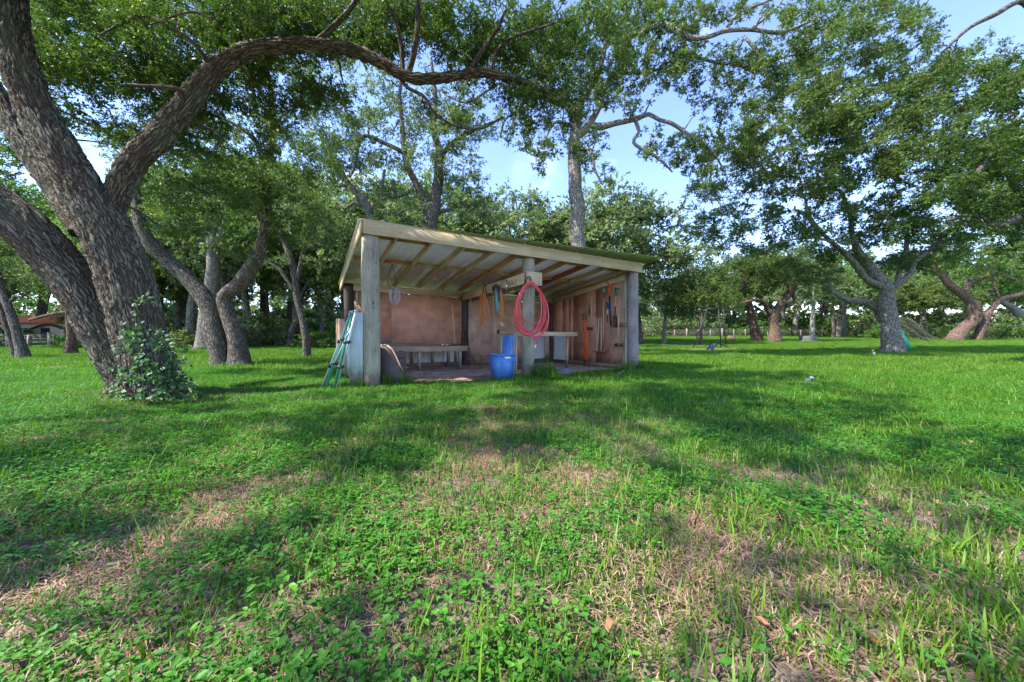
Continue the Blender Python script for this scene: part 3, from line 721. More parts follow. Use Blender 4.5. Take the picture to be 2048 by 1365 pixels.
# dark curved slab leaning behind the front left post
p = V3(.55, .55, 0); o = sthing('curved_slab', 'dark weathered curved slab with pale top edge leaning behind the front left post', 'wooden slab', p); q = Loc(o, p)
pts = [hy(772, 692, .55), hy(782, 700, .5), hy(790, 714, .45), hy(797, 730, .4), hy(806, 748, .35), hy(809, 762, .33)]
pts[-1].z = -.03; mb = MB(); nn = len(pts); V = []
for i, c in enumerate(pts):
    w_ = .14 + .05 * math.sin(i / (nn - 1) * math.pi)
    th = [.05, .16, .22, .24, .24, .22][i]
    for (e, g) in ((0, 0), (-th, -.03), (-th, -.03 + .0), (0, 0)): pass
    d = V3(-.16 - .04 * i, .05, -.02)
    V += [c, c + d * (1.3 if i else .7), c + d * (1.3 if i else .7) + V3(.12, .42, .0), c + V3(.12, .42, 0)]
Fs = []
for i in range(nn - 1):
    for k in range(4): Fs.append((i * 4 + k, i * 4 + (k + 1) % 4, i * 4 + 4 + (k + 1) % 4, i * 4 + 4 + k))
Fs += [(3, 2, 1, 0), tuple((nn - 1) * 4 + k for k in range(4))]
mb.add(V, Fs, [(v.z, v.x, v.y) for v in V]); q.put(mb, 'slab', 'slab_wood')
q.put(MB().tube([c + V3(.02, 0, .012) for c in pts[:5]], [.02, .022, .02, .018, .014], 6), 'pale_edge', 'plywood_pale', True)
p = V3(.55, 1.15, 0); o = sthing('wooden_crate', 'dark wooden crate low behind the front left post', 'crate', p); q = Loc(o, p)
for k in range(4): q.put(MB().box((.62, .95, .09 + .17 * k), (.62, .025, .15)), 'slat', 'slab_wood'); q.put(MB().box((.92, 1.25, .09 + .17 * k), (.025, .56, .15)), 'slat', 'slab_wood')
for x, y in ((.34, .98), (.9, .98), (.9, 1.5)): q.put(MB().box((x, y, .33), (.05, .05, .66)), 'corner_post', 'slab_wood')
# rods and chain in the corner by the dark post
for i, (lab, pa, pb, r_) in enumerate((('long dark iron rod leaning right of the dark middle post', (936, 742), (930, 662), .02), ('thin rusty rod leaning outward beside the iron rod', (951, 741), (932, 680), .010), ('short rusty bar standing against the plywood', (941, 735), (935, 668), .014))):
    a = hy(*pa, 3.55); a.z = .02; b_ = hy(*pb, 4.1)
    o = MB().tube([V3(0, 0, 0), (b_ - a) * .5 + V3(.01, 0, 0), b_ - a], r_, 8).build('metal_rod', 'rust' if i else 'steel_dark', None, True); o.location = wl(a); o.rotation_euler = (0, 0, TH); tag(o, lab, 'rod')
p = hy(938, 720, 3.8); mb = MB()
for k in range(11):
    c = p + V3(.012 * math.sin(k * 2.0), 0, .24 - .05 * k); a_ = k % 2 * math.pi / 2
    mb.tube([c + V3(math.cos(a_) * .022 * math.sin(w), math.sin(a_) * .022 * math.sin(w), .034 * math.cos(w)) for w in np.linspace(0, 2 * math.pi, 9)], .007, 5, False)
o = mb.build('chain', 'rust', None, True, origin=p); o.location = wl(p); o.rotation_euler = (0, 0, TH); tag(o, 'rusty chain hanging in a clump on the leaning rods', 'chain')

# blue bin with its lid standing inside
zc = 0.0; a = hy(998, 766, -.35); a.z = 0; b_ = hy(1026, 763, -.35); b_.z = 0
wB = (b_ - a).length; p = (a + b_) / 2 + V3(0, .26, 0); o = sthing('storage_bin', 'blue plastic tote bin standing left of the centre post', 'bin', p); q = Loc(o, p)
def frust(x0, x1, y0, y1, z, g): return [(x0 - g, y0 - g, z), (x1 + g, y0 - g, z), (x1 + g, y1 + g, z), (x0 - g, y1 + g, z)]
x0, x1, y0, y1 = a.x + .02, b_.x - .01, a.y, a.y + .42; HB = .60
V = frust(x0, x1, y0, y1, .0, 0) + frust(x0, x1, y0, y1, HB, .052) + frust(x0, x1, y0, y1, HB, .037) + frust(x0, x1, y0, y1, .02, -.012)
Fs = [(3, 2, 1, 0), (12, 13, 14, 15)]
for k in range(4):
    j = (k + 1) % 4; Fs += [(k, j, 4 + j, 4 + k), (4 + k, 4 + j, 8 + j, 8 + k), (8 + k, 8 + j, 12 + j, 12 + k)]
mb = MB(); mb.add(V, Fs); q.put(mb, 'tub', 'bin_blue')
mb = MB(); g = .062
for (u0, u1) in (((x0 - g, y0 - g), (x1 + g, y0 - g)), ((x1 + g, y0 - g), (x1 + g, y1 + g)), ((x1 + g, y1 + g), (x0 - g, y1 + g)), ((x0 - g, y1 + g), (x0 - g, y0 - g))):
    mb.beam((*u0, HB + .002), (*u1, HB + .002), .035, .03, ch=.3)
q.put(mb, 'rim', 'bin_rim')
q.put(MB().box(((x0 + x1) / 2 + .01, y0 - .054, HB - .065), (.16, .006, .05)), 'label', 'label_cream')
for k in (-1, 1): q.put(MB().beam(((x0 + x1) / 2 + k * .17, y0 - .012, .06), ((x0 + x1) / 2 + k * .19, y0 - .055, HB - .12), .03, .012), 'rib', 'bin_blue')
lid0 = V3(x1 - .05, y1 - .1, .12); pl = wl(lid0); o = thing('bin_lid', 'blue plastic lid standing upright inside the blue bin', 'lid', pl, TH)
mb = MB(); mb.box((0.03, -.05, .48), (.03, .42, .92), tilt=(0, R(6)), ch=.4); mb.build('lid_panel', 'bin_blue', o)
mb = MB(); mb.beam((.08, -.27, .03), (.13, -.27, .94), .035, .03, ch=.3).beam((.13, -.27, .94), (.13, .17, .94), .035, .03, ch=.3); mb.build('lid_rim', 'bin_rim', o)

# looped steel cable hanging from a rafter
p = hy(786, 533, 1.5); o = sthing('cable_loop', 'coiled grey steel cable hanging from the rafters near the left post', 'cable', p); q = Loc(o, p)
sc_ = (hy(786, 533, 1.5) - hy(786, 610, 1.5)).length / 77
def P2(px, py, yl=1.5, dy=0): return hy(px, py, yl) + V3(0, dy, 0)
q.put(MB().tube([P2(*c) for c in ((784, 530), (778, 548), (775, 565), (779, 576), (788, 579))], .008, 6), 'cable', 'black_iron', True)
q.put(MB().tube([P2(*c) for c in ((785, 529), (790, 548), (792, 566), (789, 577))], .008, 6), 'cable', 'black_iron', True)
mb = MB()
for dx, ry_, cx in ((0, 17, 788), (1.5, 15, 792), (-2, 16, 785), (1, 18, 790)):
    mb.tube([P2(cx + (8 + dx * .8) * math.sin(w), 592 + ry_ * -math.cos(w), 1.5, .02 * dx) for w in np.linspace(0, 2 * math.pi, 22)], .008, 6, False)
q.put(mb, 'coil', 'cable_grey', True); q.put(MB().tube([P2(789, 577), P2(790, 592), P2(787, 608)], .014, 6), 'tie', 'cable_grey', True)

# orange cord bundles on the hook beam (left face of the beam, x = 3.58)
HXX = 3.55
def hook_v(q, px, py0, py1, w=3.2):
    q.put(MB().tube([hx(px - w, py1, HXX), hx(px - w * .5, py0 + 2, HXX), hx(px, py0, HXX), hx(px + w * .5, py0 + 2, HXX), hx(px + w, py1, HXX)], .012, 7), 'hook', 'black_iron', True)
def cord_bundle(lab, px, ptop, pbot, hw, n, mat, seed, xl=HXX - .05):
    hw *= 1.15
    rs = np.random.RandomState(seed); p = hx(px, ptop, xl); o = sthing('extension_cord', lab, 'cord', p); q = Loc(o, p)
    mb = MB()
    for k in range(n):
        l = rs.uniform(.62, 1) * (pbot - ptop); w0 = rs.uniform(-.55, .55) * hw; c0 = rs.uniform(-.55, .55) * hw; wd = rs.uniform(.25, .55) * hw
        xs_ = xl + rs.uniform(-.10, .08); pts = []
        for t in np.linspace(0, 1, 17):
            a_ = 2 * math.pi * t
            yy = ptop + l * (.5 - .5 * math.cos(a_)); xx = px + w0 * .4 + c0 * (.5 - .5 * math.cos(a_)) + wd * math.sin(a_) * (.4 + .6 * (.5 - .5 * math.cos(a_)))
            pts.append(hx(xx + rs.normal() * hw * .04, yy, xs_ + .012 * rs.normal()))
        mb.tube(pts, .0088, 6, False)
    q.put(mb, 'cord_loops', mat, True); return o, q
o, q = cord_bundle('large bundle of orange extension cord hanging on the hook beam', 966, 586, 652, 14, 13, 'cord_orange', 3)
hook_v(q, 969, 569, 588)
mb = MB(); rs = np.random.RandomState(9)
for k in range(5):
    c = (963 + rs.uniform(-6, 6), 660 + rs.uniform(-8, 6)); mb.tube([hx(c[0] + 4.5 * math.sin(w + k), c[1] - 6 * math.cos(w), HXX - .05 + .02 * k) for w in np.linspace(0, 5.8, 12)], .0095, 6, False)
q.put(mb, 'loose_end', 'rope_tan', True)
o, q = cord_bundle('smaller bundle of orange cord hanging beside the teal clamp', 1000, 582, 645, 8, 6, 'cord_orange', 5)
q.put(MB().tube([hx(1000, 636, HXX - .06), hx(997, 645, HXX - .06), hx(1005, 655, HXX - .06)], .010, 6), 'loose_end', 'rope_tan', True)
q.put(MB().tube([hx(1001, 642, HXX - .05), hx(1008, 650, HXX - .05), hx(1006, 653, HXX - .05), hx(1000, 645, HXX - .05)], .012, 6), 'plug', 'label_cream', True)
# teal tool
p = hx(990, 573, HXX - .03); o = sthing('hanging_holster', 'grey hooked tool with a long teal sleeve hanging between the orange cords', 'tool', p); q = Loc(o, p)
q.put(MB().tube([hx(c[0], c[1], HXX - .06) for c in ((986, 584), (987, 575), (992, 572), (997, 577), (999, 590), (999, 604))], [.03, .05, .055, .045, .03, .02], 8), 'curved_head', 'tool_navy', True)
q.put(MB().beam(hx(992, 582, HXX - .08), hx(996, 622, HXX - .08), .05, .13, up=(0, 1, 0), ch=.2), 'sleeve', 'teal')
q.put(MB().tube([hx(986, 580, HXX - .07), hx(987, 630, HXX - .07)], .01, 6).tube([hx(987, 628, HXX - .07), hx(985, 634, HXX - .07), hx(990, 632, HXX - .07)], .012, 6), 'strap', 'rope_tan', True)
q.put(MB().tube([hx(1002, 577, HXX - .03), hx(1013, 580, HXX - .03)], .022, 7), 'arm', 'steel_dark', True)
p = hx(1008, 562, HXX); o = sthing('metal_bracket', 'shiny steel bracket hooked over the beam right of the teal sleeve', 'bracket', p); q = Loc(o, p)
q.put(MB().tube([hx(c[0], c[1], HXX - .02) for c in ((1003, 577), (1004, 561), (1009, 560), (1012, 562), (1013, 580))], .014, 7), 'rod', 'galv', True)
q.put(MB().tube([hx(1013, 561, HXX - .04), hx(1014, 582, HXX - .04)], .022, 8), 'bolt', 'chrome', True)
# silver rod lying under the beam and shelf bracket
o = MB().tube([V3(0, 0, 0), hx(1028, 583, 3.7) - hx(1008, 588, 3.7)], .014, 7).build('metal_bar', 'chrome', None, True); o.location = wl(hx(1008, 588, 3.7)); o.rotation_euler = (0, 0, TH); tag(o, 'thin bright metal bar hanging below the cross beam', 'bar')

# red hose coil on the centre post
p = hy(1057, 566, -.24); o = sthing('garden_hose', 'coiled red hose hanging on the centre post from an iron hook', 'hose', p); q = Loc(o, p)
q.put(MB().tube([hy(c[0], c[1], -.25) for c in ((1050, 572), (1052, 560), (1056, 553.5), (1060, 555), (1063, 566))], .016, 8), 'hook', 'black_iron', True)
mb = MB()
rings = [(1061, 617, 27, 48, -2), (1059, 618, 29, 52, -4), (1063, 615, 25, 44, 3), (1064, 608, 25, 41, 6), (1060, 620, 28, 50, 0), (1062, 614, 29, 46, 2), (1058, 617, 25, 53, -6), (1065, 620, 31, 52, 8)]
for i, (cx, cy, rx, ry, sk) in enumerate(rings):
    pts = []
    for w in np.linspace(0, 2 * math.pi, 34):
        yy = -math.cos(w); xx = math.sin(w) * (1 - .12 * -yy)
        pts.append(hy(cx + rx * xx + sk * yy * .6, cy + ry * yy + (2 if yy > 0 else 0) * (i % 3), -.27 - .022 * i + .03 * math.sin(2 * w + i)))
    top = hy(1062, 568, -.27 - .02 * i); 
    mb.tube(pts, .0155, 8, False)
q.put(mb, 'hose_loops', 'hose_red', True)
q.put(MB().tube([hy(c[0], c[1], -.40) for c in ((1094, 640), (1091, 655), (1083, 668), (1075, 678), (1071, 690))], .0185, 8), 'hose_end', 'hose_red', True)
q.put(MB().tube([hy(1071.2, 690, -.40), hy(1069.5, 698, -.40)], .022, 8), 'end_fitting', 'label_cream', True)
q.put(MB().tube([hy(1038, 590, -.42), hy(1041, 583, -.42)], .022, 8), 'end_fitting', 'chrome', True)
q.put(MB().tube([hy(1066, 668, -.32), hy(1068, 694, -.30)], .008, 6), 'cord_tie', 'rope_tan', True)

# second bench rail on the right
p = V3(4.3, 1.25, 0); o = sthing('side_bench', 'narrow wooden bench with one pale front board behind the centre post', 'bench', p); q = Loc(o, p)
q.put(MB().beam((4.08, 1.2, 1.13), (6.45, 1.2, 1.13), .045, .13), 'front_board', 'new_pine'); q.put(MB().beam((4.1, 1.45, 1.18), (6.4, 1.45, 1.18), .44, .025), 'bench_top_board', 'new_pine')
q.put(MB().beam((4.16, 1.24, -.02), (4.16, 1.24, 1.06), .08, .05, up=(1, 0, 0)), 'leg', 'new_pine'); q.put(MB().beam((6.38, 1.62, -.02), (6.38, 1.62, 1.165), .06, .05, up=(1, 0, 0)), 'leg', 'plywood')

# tools on the right wall (x = RX)
TX = RX - .07
def T(px, py, d=0): return hx(px, py, TX - d)
def tool(name, lab, cat, px, py, parts):
    p = T(px, py); o = sthing(name, lab, cat, p); q = Loc(o, p)
    for (nm, kind, pts, r_, mat) in parts:
        P_ = [T(*c) for c in pts]
        if kind == 't': q.put(MB().tube(P_, r_, 9), nm, mat, True)
        elif kind == 'b': q.put(MB().beam(P_[0], P_[1], r_[0], r_[1], up=(1, 0, 0), ch=.15), nm, mat)
    return o, q
tool('post_hole_digger', 'post hole digger with two bright orange handles leaning at the right wall', 'digging tool', 1172, 738, [
    ('handle', 't', [(1166, 640, .12), (1168, 676, .14), (1171, 719, .2)], .028, 'tool_orange'), ('handle', 't', [(1171, 640, .22), (1173, 680, .22), (1174, 720, .25)], .028, 'tool_orange'),
    ('grip', 't', [(1165.5, 628, .12), (1166, 641, .12)], .026, 'tool_navy'), ('grip', 't', [(1170.5, 628, .22), (1171, 641, .22)], .026, 'tool_navy'),
    ('blade', 'b', [(1170, 722, .15), (1171, 738, .2)], (.03, .12), 'rust'), ('blade', 'b', [(1175, 722, .3), (1175, 739, .32)], (.03, .14), 'rust'), ('pivot', 't', [(1170, 721, .2), (1175, 721, .25)], .03, 'rust')])
tool('pole_tool', 'slim orange wooden pole with silver tip beside the orange digger handles', 'pole', 1176, 705, [('handle', 't', [(1174.5, 622, .05), (1175.5, 660, .05), (1176.5, 709, .1)], .02, 'new_pine_orange'), ('tip', 't', [(1174.3, 608, .05), (1174.6, 623, .05)], .024, 'galv')])
tool('garden_hoe', 'hoe with pale handle hung head down above the three short handles', 'hoe', 1182, 655, [('handle', 't', [(1183, 593), (1182.5, 625), (1181.5, 654)], .022, 'pale_handle'), ('blade', 'b', [(1181.5, 655, .02), (1181.8, 661, .02)], (.02, .42), 'rust'), ('hook', 't', [(1176, 618), (1179, 619), (1179, 632)], .015, 'black_iron')])
tool('hand_tool', 'short green and steel tool hanging behind the pale hoe handle', 'tool', 1179, 640, [('handle', 't', [(1179, 633), (1180, 652)], .018, 'new_pine'), ('shank', 't', [(1180, 662), (1179.5, 672)], .012, 'steel_dark'), ('tip', 't', [(1179.5, 672), (1179.5, 675)], .02, 'galv')])
tool('pickaxe', 'pickaxe hanging head down between the orange digger and the disc ended pole', 'pickaxe', 1198, 705, [('handle', 't', [(1202.5, 635), (1202.5, 670), (1202, 703)], .022, 'pale_handle'),
    ('head', 't', [(1189, 701, .02), (1195, 706, .05), (1202, 707.5, .06), (1209, 706, .05), (1215, 701, .02)], [.008, .02, .03, .02, .006], 'rust')])
tool('axe_handle', 'paler of the two loose straight handles left of the pickaxe handle', 'handle', 1195, 703, [('handle', 't', [(1197.5, 636.5, .05), (1196, 670, .05), (1194.3, 703, .1)], .022, 'pale_handle')])
tool('axe_handle', 'leftmost loose straight handle beside the hoe blade', 'handle', 1192, 702, [('handle', 't', [(1193, 635), (1192.8, 670), (1192, 702)], .02, 'pale_handle')])
o, q = tool('disc_pole', 'long pale pole topped by a round grey green disc', 'pole tool', 1206, 684, [('handle', 't', [(1207.5, 597), (1207, 640), (1206.5, 682)], .02, 'pale_handle'), ('shank', 't', [(1207.8, 587), (1207.5, 598)], .012, 'rust')])
c = T(1207, 582, .03); q.put(MB().tube([c + V3(.03, 0, 0), c + V3(-.03, 0, 0)], .085, 20), 'disc', 'teal', False); q.put(MB().tube([c + V3(-.03, 0, 0), c + V3(-.06, 0, 0)], .03, 12), 'hub', 'galv', True)
tool('grass_trimmer', 'dark blue shafted tool with orange grip at the top of the right wall', 'tool', 1218, 640, [('grip', 't', [(1218, 566), (1219, 580), (1218.8, 593)], [.03, .04, .026], 'tool_orange'), ('cross_grip', 't', [(1212.5, 561), (1218, 570), (1224, 577)], .024, 'tool_orange'), ('shaft', 't', [(1218.8, 593), (1220, 620), (1221.5, 652)], .030, 'tool_navy'), ('blade', 't', [(1221.5, 652), (1222, 671)], [.022, .03], 'cable_grey')])
tool('hand_pump', 'short bright blue handled tool hanging left of the long blue shaft', 'tool', 1214, 615, [('grip', 't', [(1213, 606, .06), (1216, 609, .08), (1216, 618, .06)], [.03, .05, .03], 'tool_blue'), ('shaft', 't', [(1215, 617, .05), (1215, 629, .05)], .018, 'label_cream'), ('end', 't', [(1215, 629, .05), (1214.7, 645, .05)], .018, 'rust')])
tool('spade', 'spade with green handle top and flat rusty blade', 'spade', 1232, 640, [('grip', 't', [(1233, 578), (1235, 586), (1232, 591)], [.05, .04, .026], 'tool_green'), ('grip_bar', 't', [(1230, 577), (1239, 578)], .022, 'tool_green'), ('handle', 't', [(1232, 590), (1230.3, 613)], .024, 'pale_handle'), ('shaft', 't', [(1230.3, 613), (1229.5, 635)], .018, 'tool_navy'), ('blade', 'b', [(1231, 632), (1232, 655)], (.02, .26), 'rust')])
tool('sledge_hammer', 'sledge hammer with pale handle hanging head down nearest the right post', 'hammer', 1237, 690, [('handle', 't', [(1237.5, 618, .04), (1237, 655, .04), (1236.5, 688, .05)], [.020, .019, .024], 'pale_handle'), ('head', 'b', [(1231.5, 690.5, .05), (1242.5, 690.5, .05)], (.1, .13), 'steel_dark')])
tool('thin_batten', 'thin brown batten on small hooks beside the right post', 'batten', 1248, 650, [('batten', 't', [(1248.5, 622), (1248, 700)], .016, 'new_pine_orange'), ('hook', 't', [(1244, 620), (1251, 619.5)], .010, 'rust')])

# folded canopy frame leaning outside the left corner
base = gp(655, 782); top = Vector((base.x + .33, base.y + .35, 1.60)); top = at(706, 626, 6.75)
o = thing('canopy_frame', 'folded canopy frame of green and silver tubes leaning at the left shed corner', 'canopy frame', base)
def tubep(nm, a, b_, r_, mat, k=10): return MB().tube([a - base, (a + b_) / 2 - base, b_ - base], r_, k).build(nm, mat, o, smooth=True)
feet = [gp(642, 780), gp(648, 783), gp(667, 783), gp(671, 781), gp(652, 781), gp(645, 779)]
tops = [at(701, 628, 6.9), at(703, 626, 6.8), at(705, 627, 6.75), at(711, 626, 6.7), at(708, 627, 6.85), at(700, 632, 7.0)]
for i, (f_, t_, r_, mt) in enumerate(zip(feet, tops, (.017, .015, .024, .022, .013, .014), ('tent_silver', 'tent_green', 'tent_green', 'tent_silver', 'tent_green', 'tent_green'))):
    f_.z += .01; tubep('pole', f_, t_, r_, mt)
tubep('cross_strut', feet[1].lerp(tops[1], .3), feet[3].lerp(tops[3], .85), .011, 'tent_silver'); tubep('cross_strut', feet[3].lerp(tops[3], .35), feet[1].lerp(tops[1], .8), .011, 'tent_silver')
for t_ in (.30, .345, .62, .655):
    for i in (0, 2, 3) if t_ in (.30, .62) else (1, 4):
        c = feet[i].lerp(tops[i], t_) - base; dd_ = (tops[i] - feet[i]).normalized()
        MB().tube([c - dd_ * .03, c + dd_ * .03], .036, 10).box(c + V3(.03, -.02, 0), (.07, .03, .035)).build('clamp', 'black_plastic', o)
for k in range(6): c = tops[k] - base; MB().tube([c, c + V3(.04 * math.sin(k * 2.1), -.03 * math.cos(k * 1.7), .05)], .016, 7).build('joint', 'galv', o, smooth=True)

# stone, purple tarp and stick near the centre post
p = gp(1128, 752); o = thing('rock', 'purplish grey rock in the grass right of the centre post', 'rock', p)
bm = MB(); V = []; Fs = []
for i in range(9):
    for j in range(16):
        a_ = math.pi * i / 8; c_ = 2 * math.pi * j / 16; v = Vector((math.sin(a_) * math.cos(c_), math.sin(a_) * math.sin(c_), math.cos(a_))); v *= 1 + .25 * mn.noise(v * 1.6); V.append((v.x * .23, v.y * .2, v.z * .15 + .06))
for i in range(8):
    for j in range(16): Fs.append((i * 16 + j, i * 16 + (j + 1) % 16, (i + 1) * 16 + (j + 1) % 16, (i + 1) * 16 + j))
bm.add(V, Fs); bm.build('boulder', 'stone', o, smooth=True)
p = V3(4.9, 1.7, .0); o = sthing('folded_tarp', 'flat purple tarp bundle on the floor behind the grass tuft', 'tarp', p); q = Loc(o, p)
q.put(MB().box((4.9, 1.7, .09), (.7, .4, .14), rz=.3, ch=.3).box((5.1, 1.6, .17), (.4, .3, .08), rz=-.2, ch=.4), 'bundle', 'tarp_purple')
a = gp(1228, 755); b_ = at(1248, 742, a.y + .4); o = MB().tube([V3(0, 0, .03), (b_ - a) * .5 + V3(0, 0, .02), b_ - a], .014, 7).build('stick', 'bark_pale', None, True); o.location = a; tag(o, 'bare pale stick poking out of the grass left of the right post', 'stick')

# ================================================================== TREES
MATL = {k: MATS[k] for k in ('leaf_near', 'leaf_mid', 'leaf_grey', 'leaf_bush')}
# the big oak on the left, its crown reaching over and behind the camera
b0 = gp(300, 795); D0 = b0.y
def extra_near(rs):
    out = []
    for _ in range(360):           # the crown overhead, outside the frame
        a = rs.uniform(0, 2 * math.pi); r = math.sqrt(rs.rand())
        c = Vector((-4.6 + 7.2 * r * math.cos(a), .6 + 4.2 * r * math.sin(a), rs.uniform(6.0, 8.6)))
        if c.y > .6 and (c.z - EYE) / max(c.y, .1) < 1.02: c.z = EYE + 1.1 * c.y + 1.6
        if vn(c.x, c.y, 1.3) < .47: continue
        out.append((tuple(c), rs.uniform(.45, .8)))
    for _ in range(230):           # the part of the crown above the top edge of the picture
        a = rs.uniform(0, 2 * math.pi); r = math.sqrt(rs.rand()); y = 4.4 + 2.4 * r * math.sin(a)
        c = Vector((-2.6 + 4.6 * r * math.cos(a), y, max(6.0, EYE + 1.02 * y + .45) + rs.uniform(0, 1.2)))
        if vn(c.x + 5, c.y, 1.2) < .36: continue
        out.append((tuple(c), rs.uniform(.4, .65)))
    return out
oak('big_oak', 'massive leaning oak with two joined trunks and ivy at its foot on the left', b0, [
    [(312, 800, D0, 112), (282, 690, D0, 112), (256, 580, D0 - .05, 118), (205, 450, D0 - .1, 112), (135, 340, D0 - .2, 96), (68, 210, D0 - .3, 80), (34, 90, D0 - .4, 68), (24, -60, D0 - .5, 62), (40, -260, D0 - .6, 50)],
    [(262, 800, D0 + .1, 96), (225, 690, D0 + .05, 98), (165, 580, D0, 98), (82, 490, D0 - .15, 100), (-10, 410, D0 - .3, 108), (-110, 330, D0 - .5, 95), (-230, 200, D0 - .8, 75)],
    [(180, 470, D0 + .25, 80), (128, 400, D0 + .35, 62), (70, 310, D0 + .45, 55), (10, 225, D0 + .5, 50), (-60, 120, D0 + .5, 46)],
    [(212, 440, D0, 58), (262, 330, D0, 58), (330, 255, D0 + .05, 58), (395, 180, D0 + .1, 54), (450, 125, D0 + .15, 46), (510, 98, D0 + .25, 40), (600, 92, D0 + .35, 36), (690, 98, D0 + .45, 33), (755, 122, D0 + .55, 31), (815, 154, D0 + .6, 28), (880, 157, D0 + .65, 25), (960, 146, D0 + .7, 22), (1040, 162, D0 + .8, 16), (1090, 182, D0 + .9, 10)],
    [(425, 140, D0 + .1, 14), (395, 95, D0 - .1, 12), (340, 55, D0 - .3, 10), (280, 35, D0 - .5, 8), (200, 70, D0 - .7, 5)],
    [(365, 205, D0, 16), (360, 182, D0 - .1, 14), (330, 176, D0 - .2, 12), (280, 172, D0 - .3, 9), (250, 168, D0 - .3, 5)],
    [(630, 88, D0 + .4, 16), (665, 55, D0 + .3, 15), (690, 30, D0 + .2, 14), (728, -20, D0, 10)],
    [(815, 150, D0 + .6, 18), (828, 105, D0 + .5, 17), (835, 50, D0 + .4, 15), (838, -30, D0 + .3, 12)],
    [(805, 145, D0 + .6, 14), (802, 90, D0 + .5, 13), (790, 40, D0 + .3, 11), (765, -10, D0, 8)],
    [(935, 148, D0 + .7, 12), (965, 100, D0 + .6, 12), (990, 65, D0 + .5, 10), (1012, 20, D0 + .4, 8)],
    [(985, 150, D0 + .75, 13), (990, 110, D0 + .7, 12), (1020, 78, D0 + .6, 10), (1065, 62, D0 + .5, 8), (1110, 45, D0 + .4, 5)],
    [(795, 148, D0 + .6, 10), (815, 175, D0 + .7, 10), (850, 195, D0 + .8, 9), (868, 225, D0 + .8, 8), (905, 250, D0 + .9, 7), (960, 258, D0 + .9, 6), (1005, 235, D0 + .9, 4)],
    [(425, 40, D0 - .6, 7), (380, 25, D0 - .7, 6), (300, 50, D0 - .7, 5)],
], [
    (330, 60, 330, 110, D0 + 1.7, 1.2, 105, .50), (640, 40, 260, 70, D0 + 1.6, .9, 60, .44), (900, 55, 190, 75, D0 + 1.4, .8, 46, .40),
    (1010, 130, 110, 80, D0 + 1.3, .6, 24, .36), (1060, 235, 55, 60, D0 + 1.1, .5, 9, .28), (430, 250, 150, 90, D0 + 1.9, .8, 26, .42),
    (280, 190, 120, 110, D0 + 1.5, .7, 34, .42), (110, 60, 90, 110, D0 + 1.6, .8, 18, .48), (900, 225, 70, 30, D0 + 1.2, .3, 4, .24), (1150, 90, 110, 90, D0 + 1.3, .6, 24, .38),
    (110, 210, 60, 90, D0 + 2.2, .6, 14, .48), (420, 430, 120, 70, D0 + 2.8, .5, 10, .45), (540, 190, 160, 50, D0 + 1.8, .5, 14, .42), (300, 20, 280, 40, D0 - .2, .5, 12, .34), (700, 5, 200, 20, D0 + .1, .3, 6, .3), (1120, 210, 60, 50, D0 + 1.2, .4, 8, .32), (20, 300, 40, 60, D0 + 2.4, .5, 7, .48)],
    MATL['leaf_near'], M('bark_near'), leaf=.060, nl=400, seed=4, step=.05, wob=.10, fine=True, extra=extra_near, aspect=.44, mul=2.5, wm=.70)

YB = lambda px, py: gy(px, py)
# twin stemmed oak
y = YB(465, 731)
oak('oak_tree', 'oak with two crooked stems crossing at the base, right of the massive leaning oak', gp(465, 731), [
    [(445, 733, y, 34), (432, 670, y, 36), (415, 610, y, 32), (372, 555, y - .1, 28), (325, 515, y - .3, 25), (290, 470, y - .5, 22), (272, 410, y - .6, 17), (268, 330, y - .6, 12), (262, 250, y - .6, 8)],
    [(482, 733, y, 36), (474, 680, y, 30), (455, 630, y, 26), (447, 594, y - .05, 26), (485, 560, y - .1, 28), (515, 512, y - .2, 24), (530, 460, y - .2, 20), (534, 400, y - .1, 20), (536, 340, y, 14), (545, 250, y + .1, 12), (540, 160, y + .2, 9)],
    [(530, 445, y, 13), (500, 415, y - .2, 11), (460, 400, y - .5, 9), (400, 380, y - .9, 7), (340, 340, y - 1.2, 5)],
    [(448, 400, y - .2, 9), (420, 330, y - .2, 8), (380, 320, y, 6)],
    [(535, 330, y, 9), (500, 270, y, 8), (440, 235, y, 6), (400, 225, y, 4)]],
    [(430, 390, 130, 70, y - .5, 1.2, 26, .62), (330, 300, 140, 80, y - .3, 1.2, 18, .62), (560, 330, 110, 110, y, 1.2, 22, .62), (500, 190, 160, 90, y + .4, 1.2, 22, .65), (590, 440, 60, 50, y, .8, 7, .55), (240, 400, 60, 50, y, .6, 6, .5), (500, 500, 50, 30, y - .2, .4, 3, .4), (560, 90, 180, 90, y + 1, 1, 16, .7)],
    MATL['leaf_mid'], M('bark_mid'), leaf=.075, nl=330, seed=21, mul=3.2, step=.15, sides=16)
y = YB(413, 700)
oak('oak_tree', 'straight grey oak trunk standing behind the twin stemmed oak', gp(413, 700), [
    [(413, 701, y, 36), (416, 640, y, 30), (424, 560, y, 24), (428, 500, y, 22), (420, 440, y, 20), (405, 380, y, 14), (395, 300, y, 9)],
    [(428, 500, y, 14), (448, 455, y, 13), (470, 400, y, 9), (500, 330, y, 7)], [(405, 385, y, 10), (350, 350, y, 8), (310, 360, y, 6), (270, 330, y, 5)]],
    [(400, 320, 150, 90, y, 1.8, 26, .9), (330, 430, 80, 50, y, 1.5, 9, .8), (500, 420, 80, 60, y, 1.5, 8, .8)],
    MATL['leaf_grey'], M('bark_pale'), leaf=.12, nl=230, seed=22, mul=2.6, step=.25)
y = YB(613, 715)
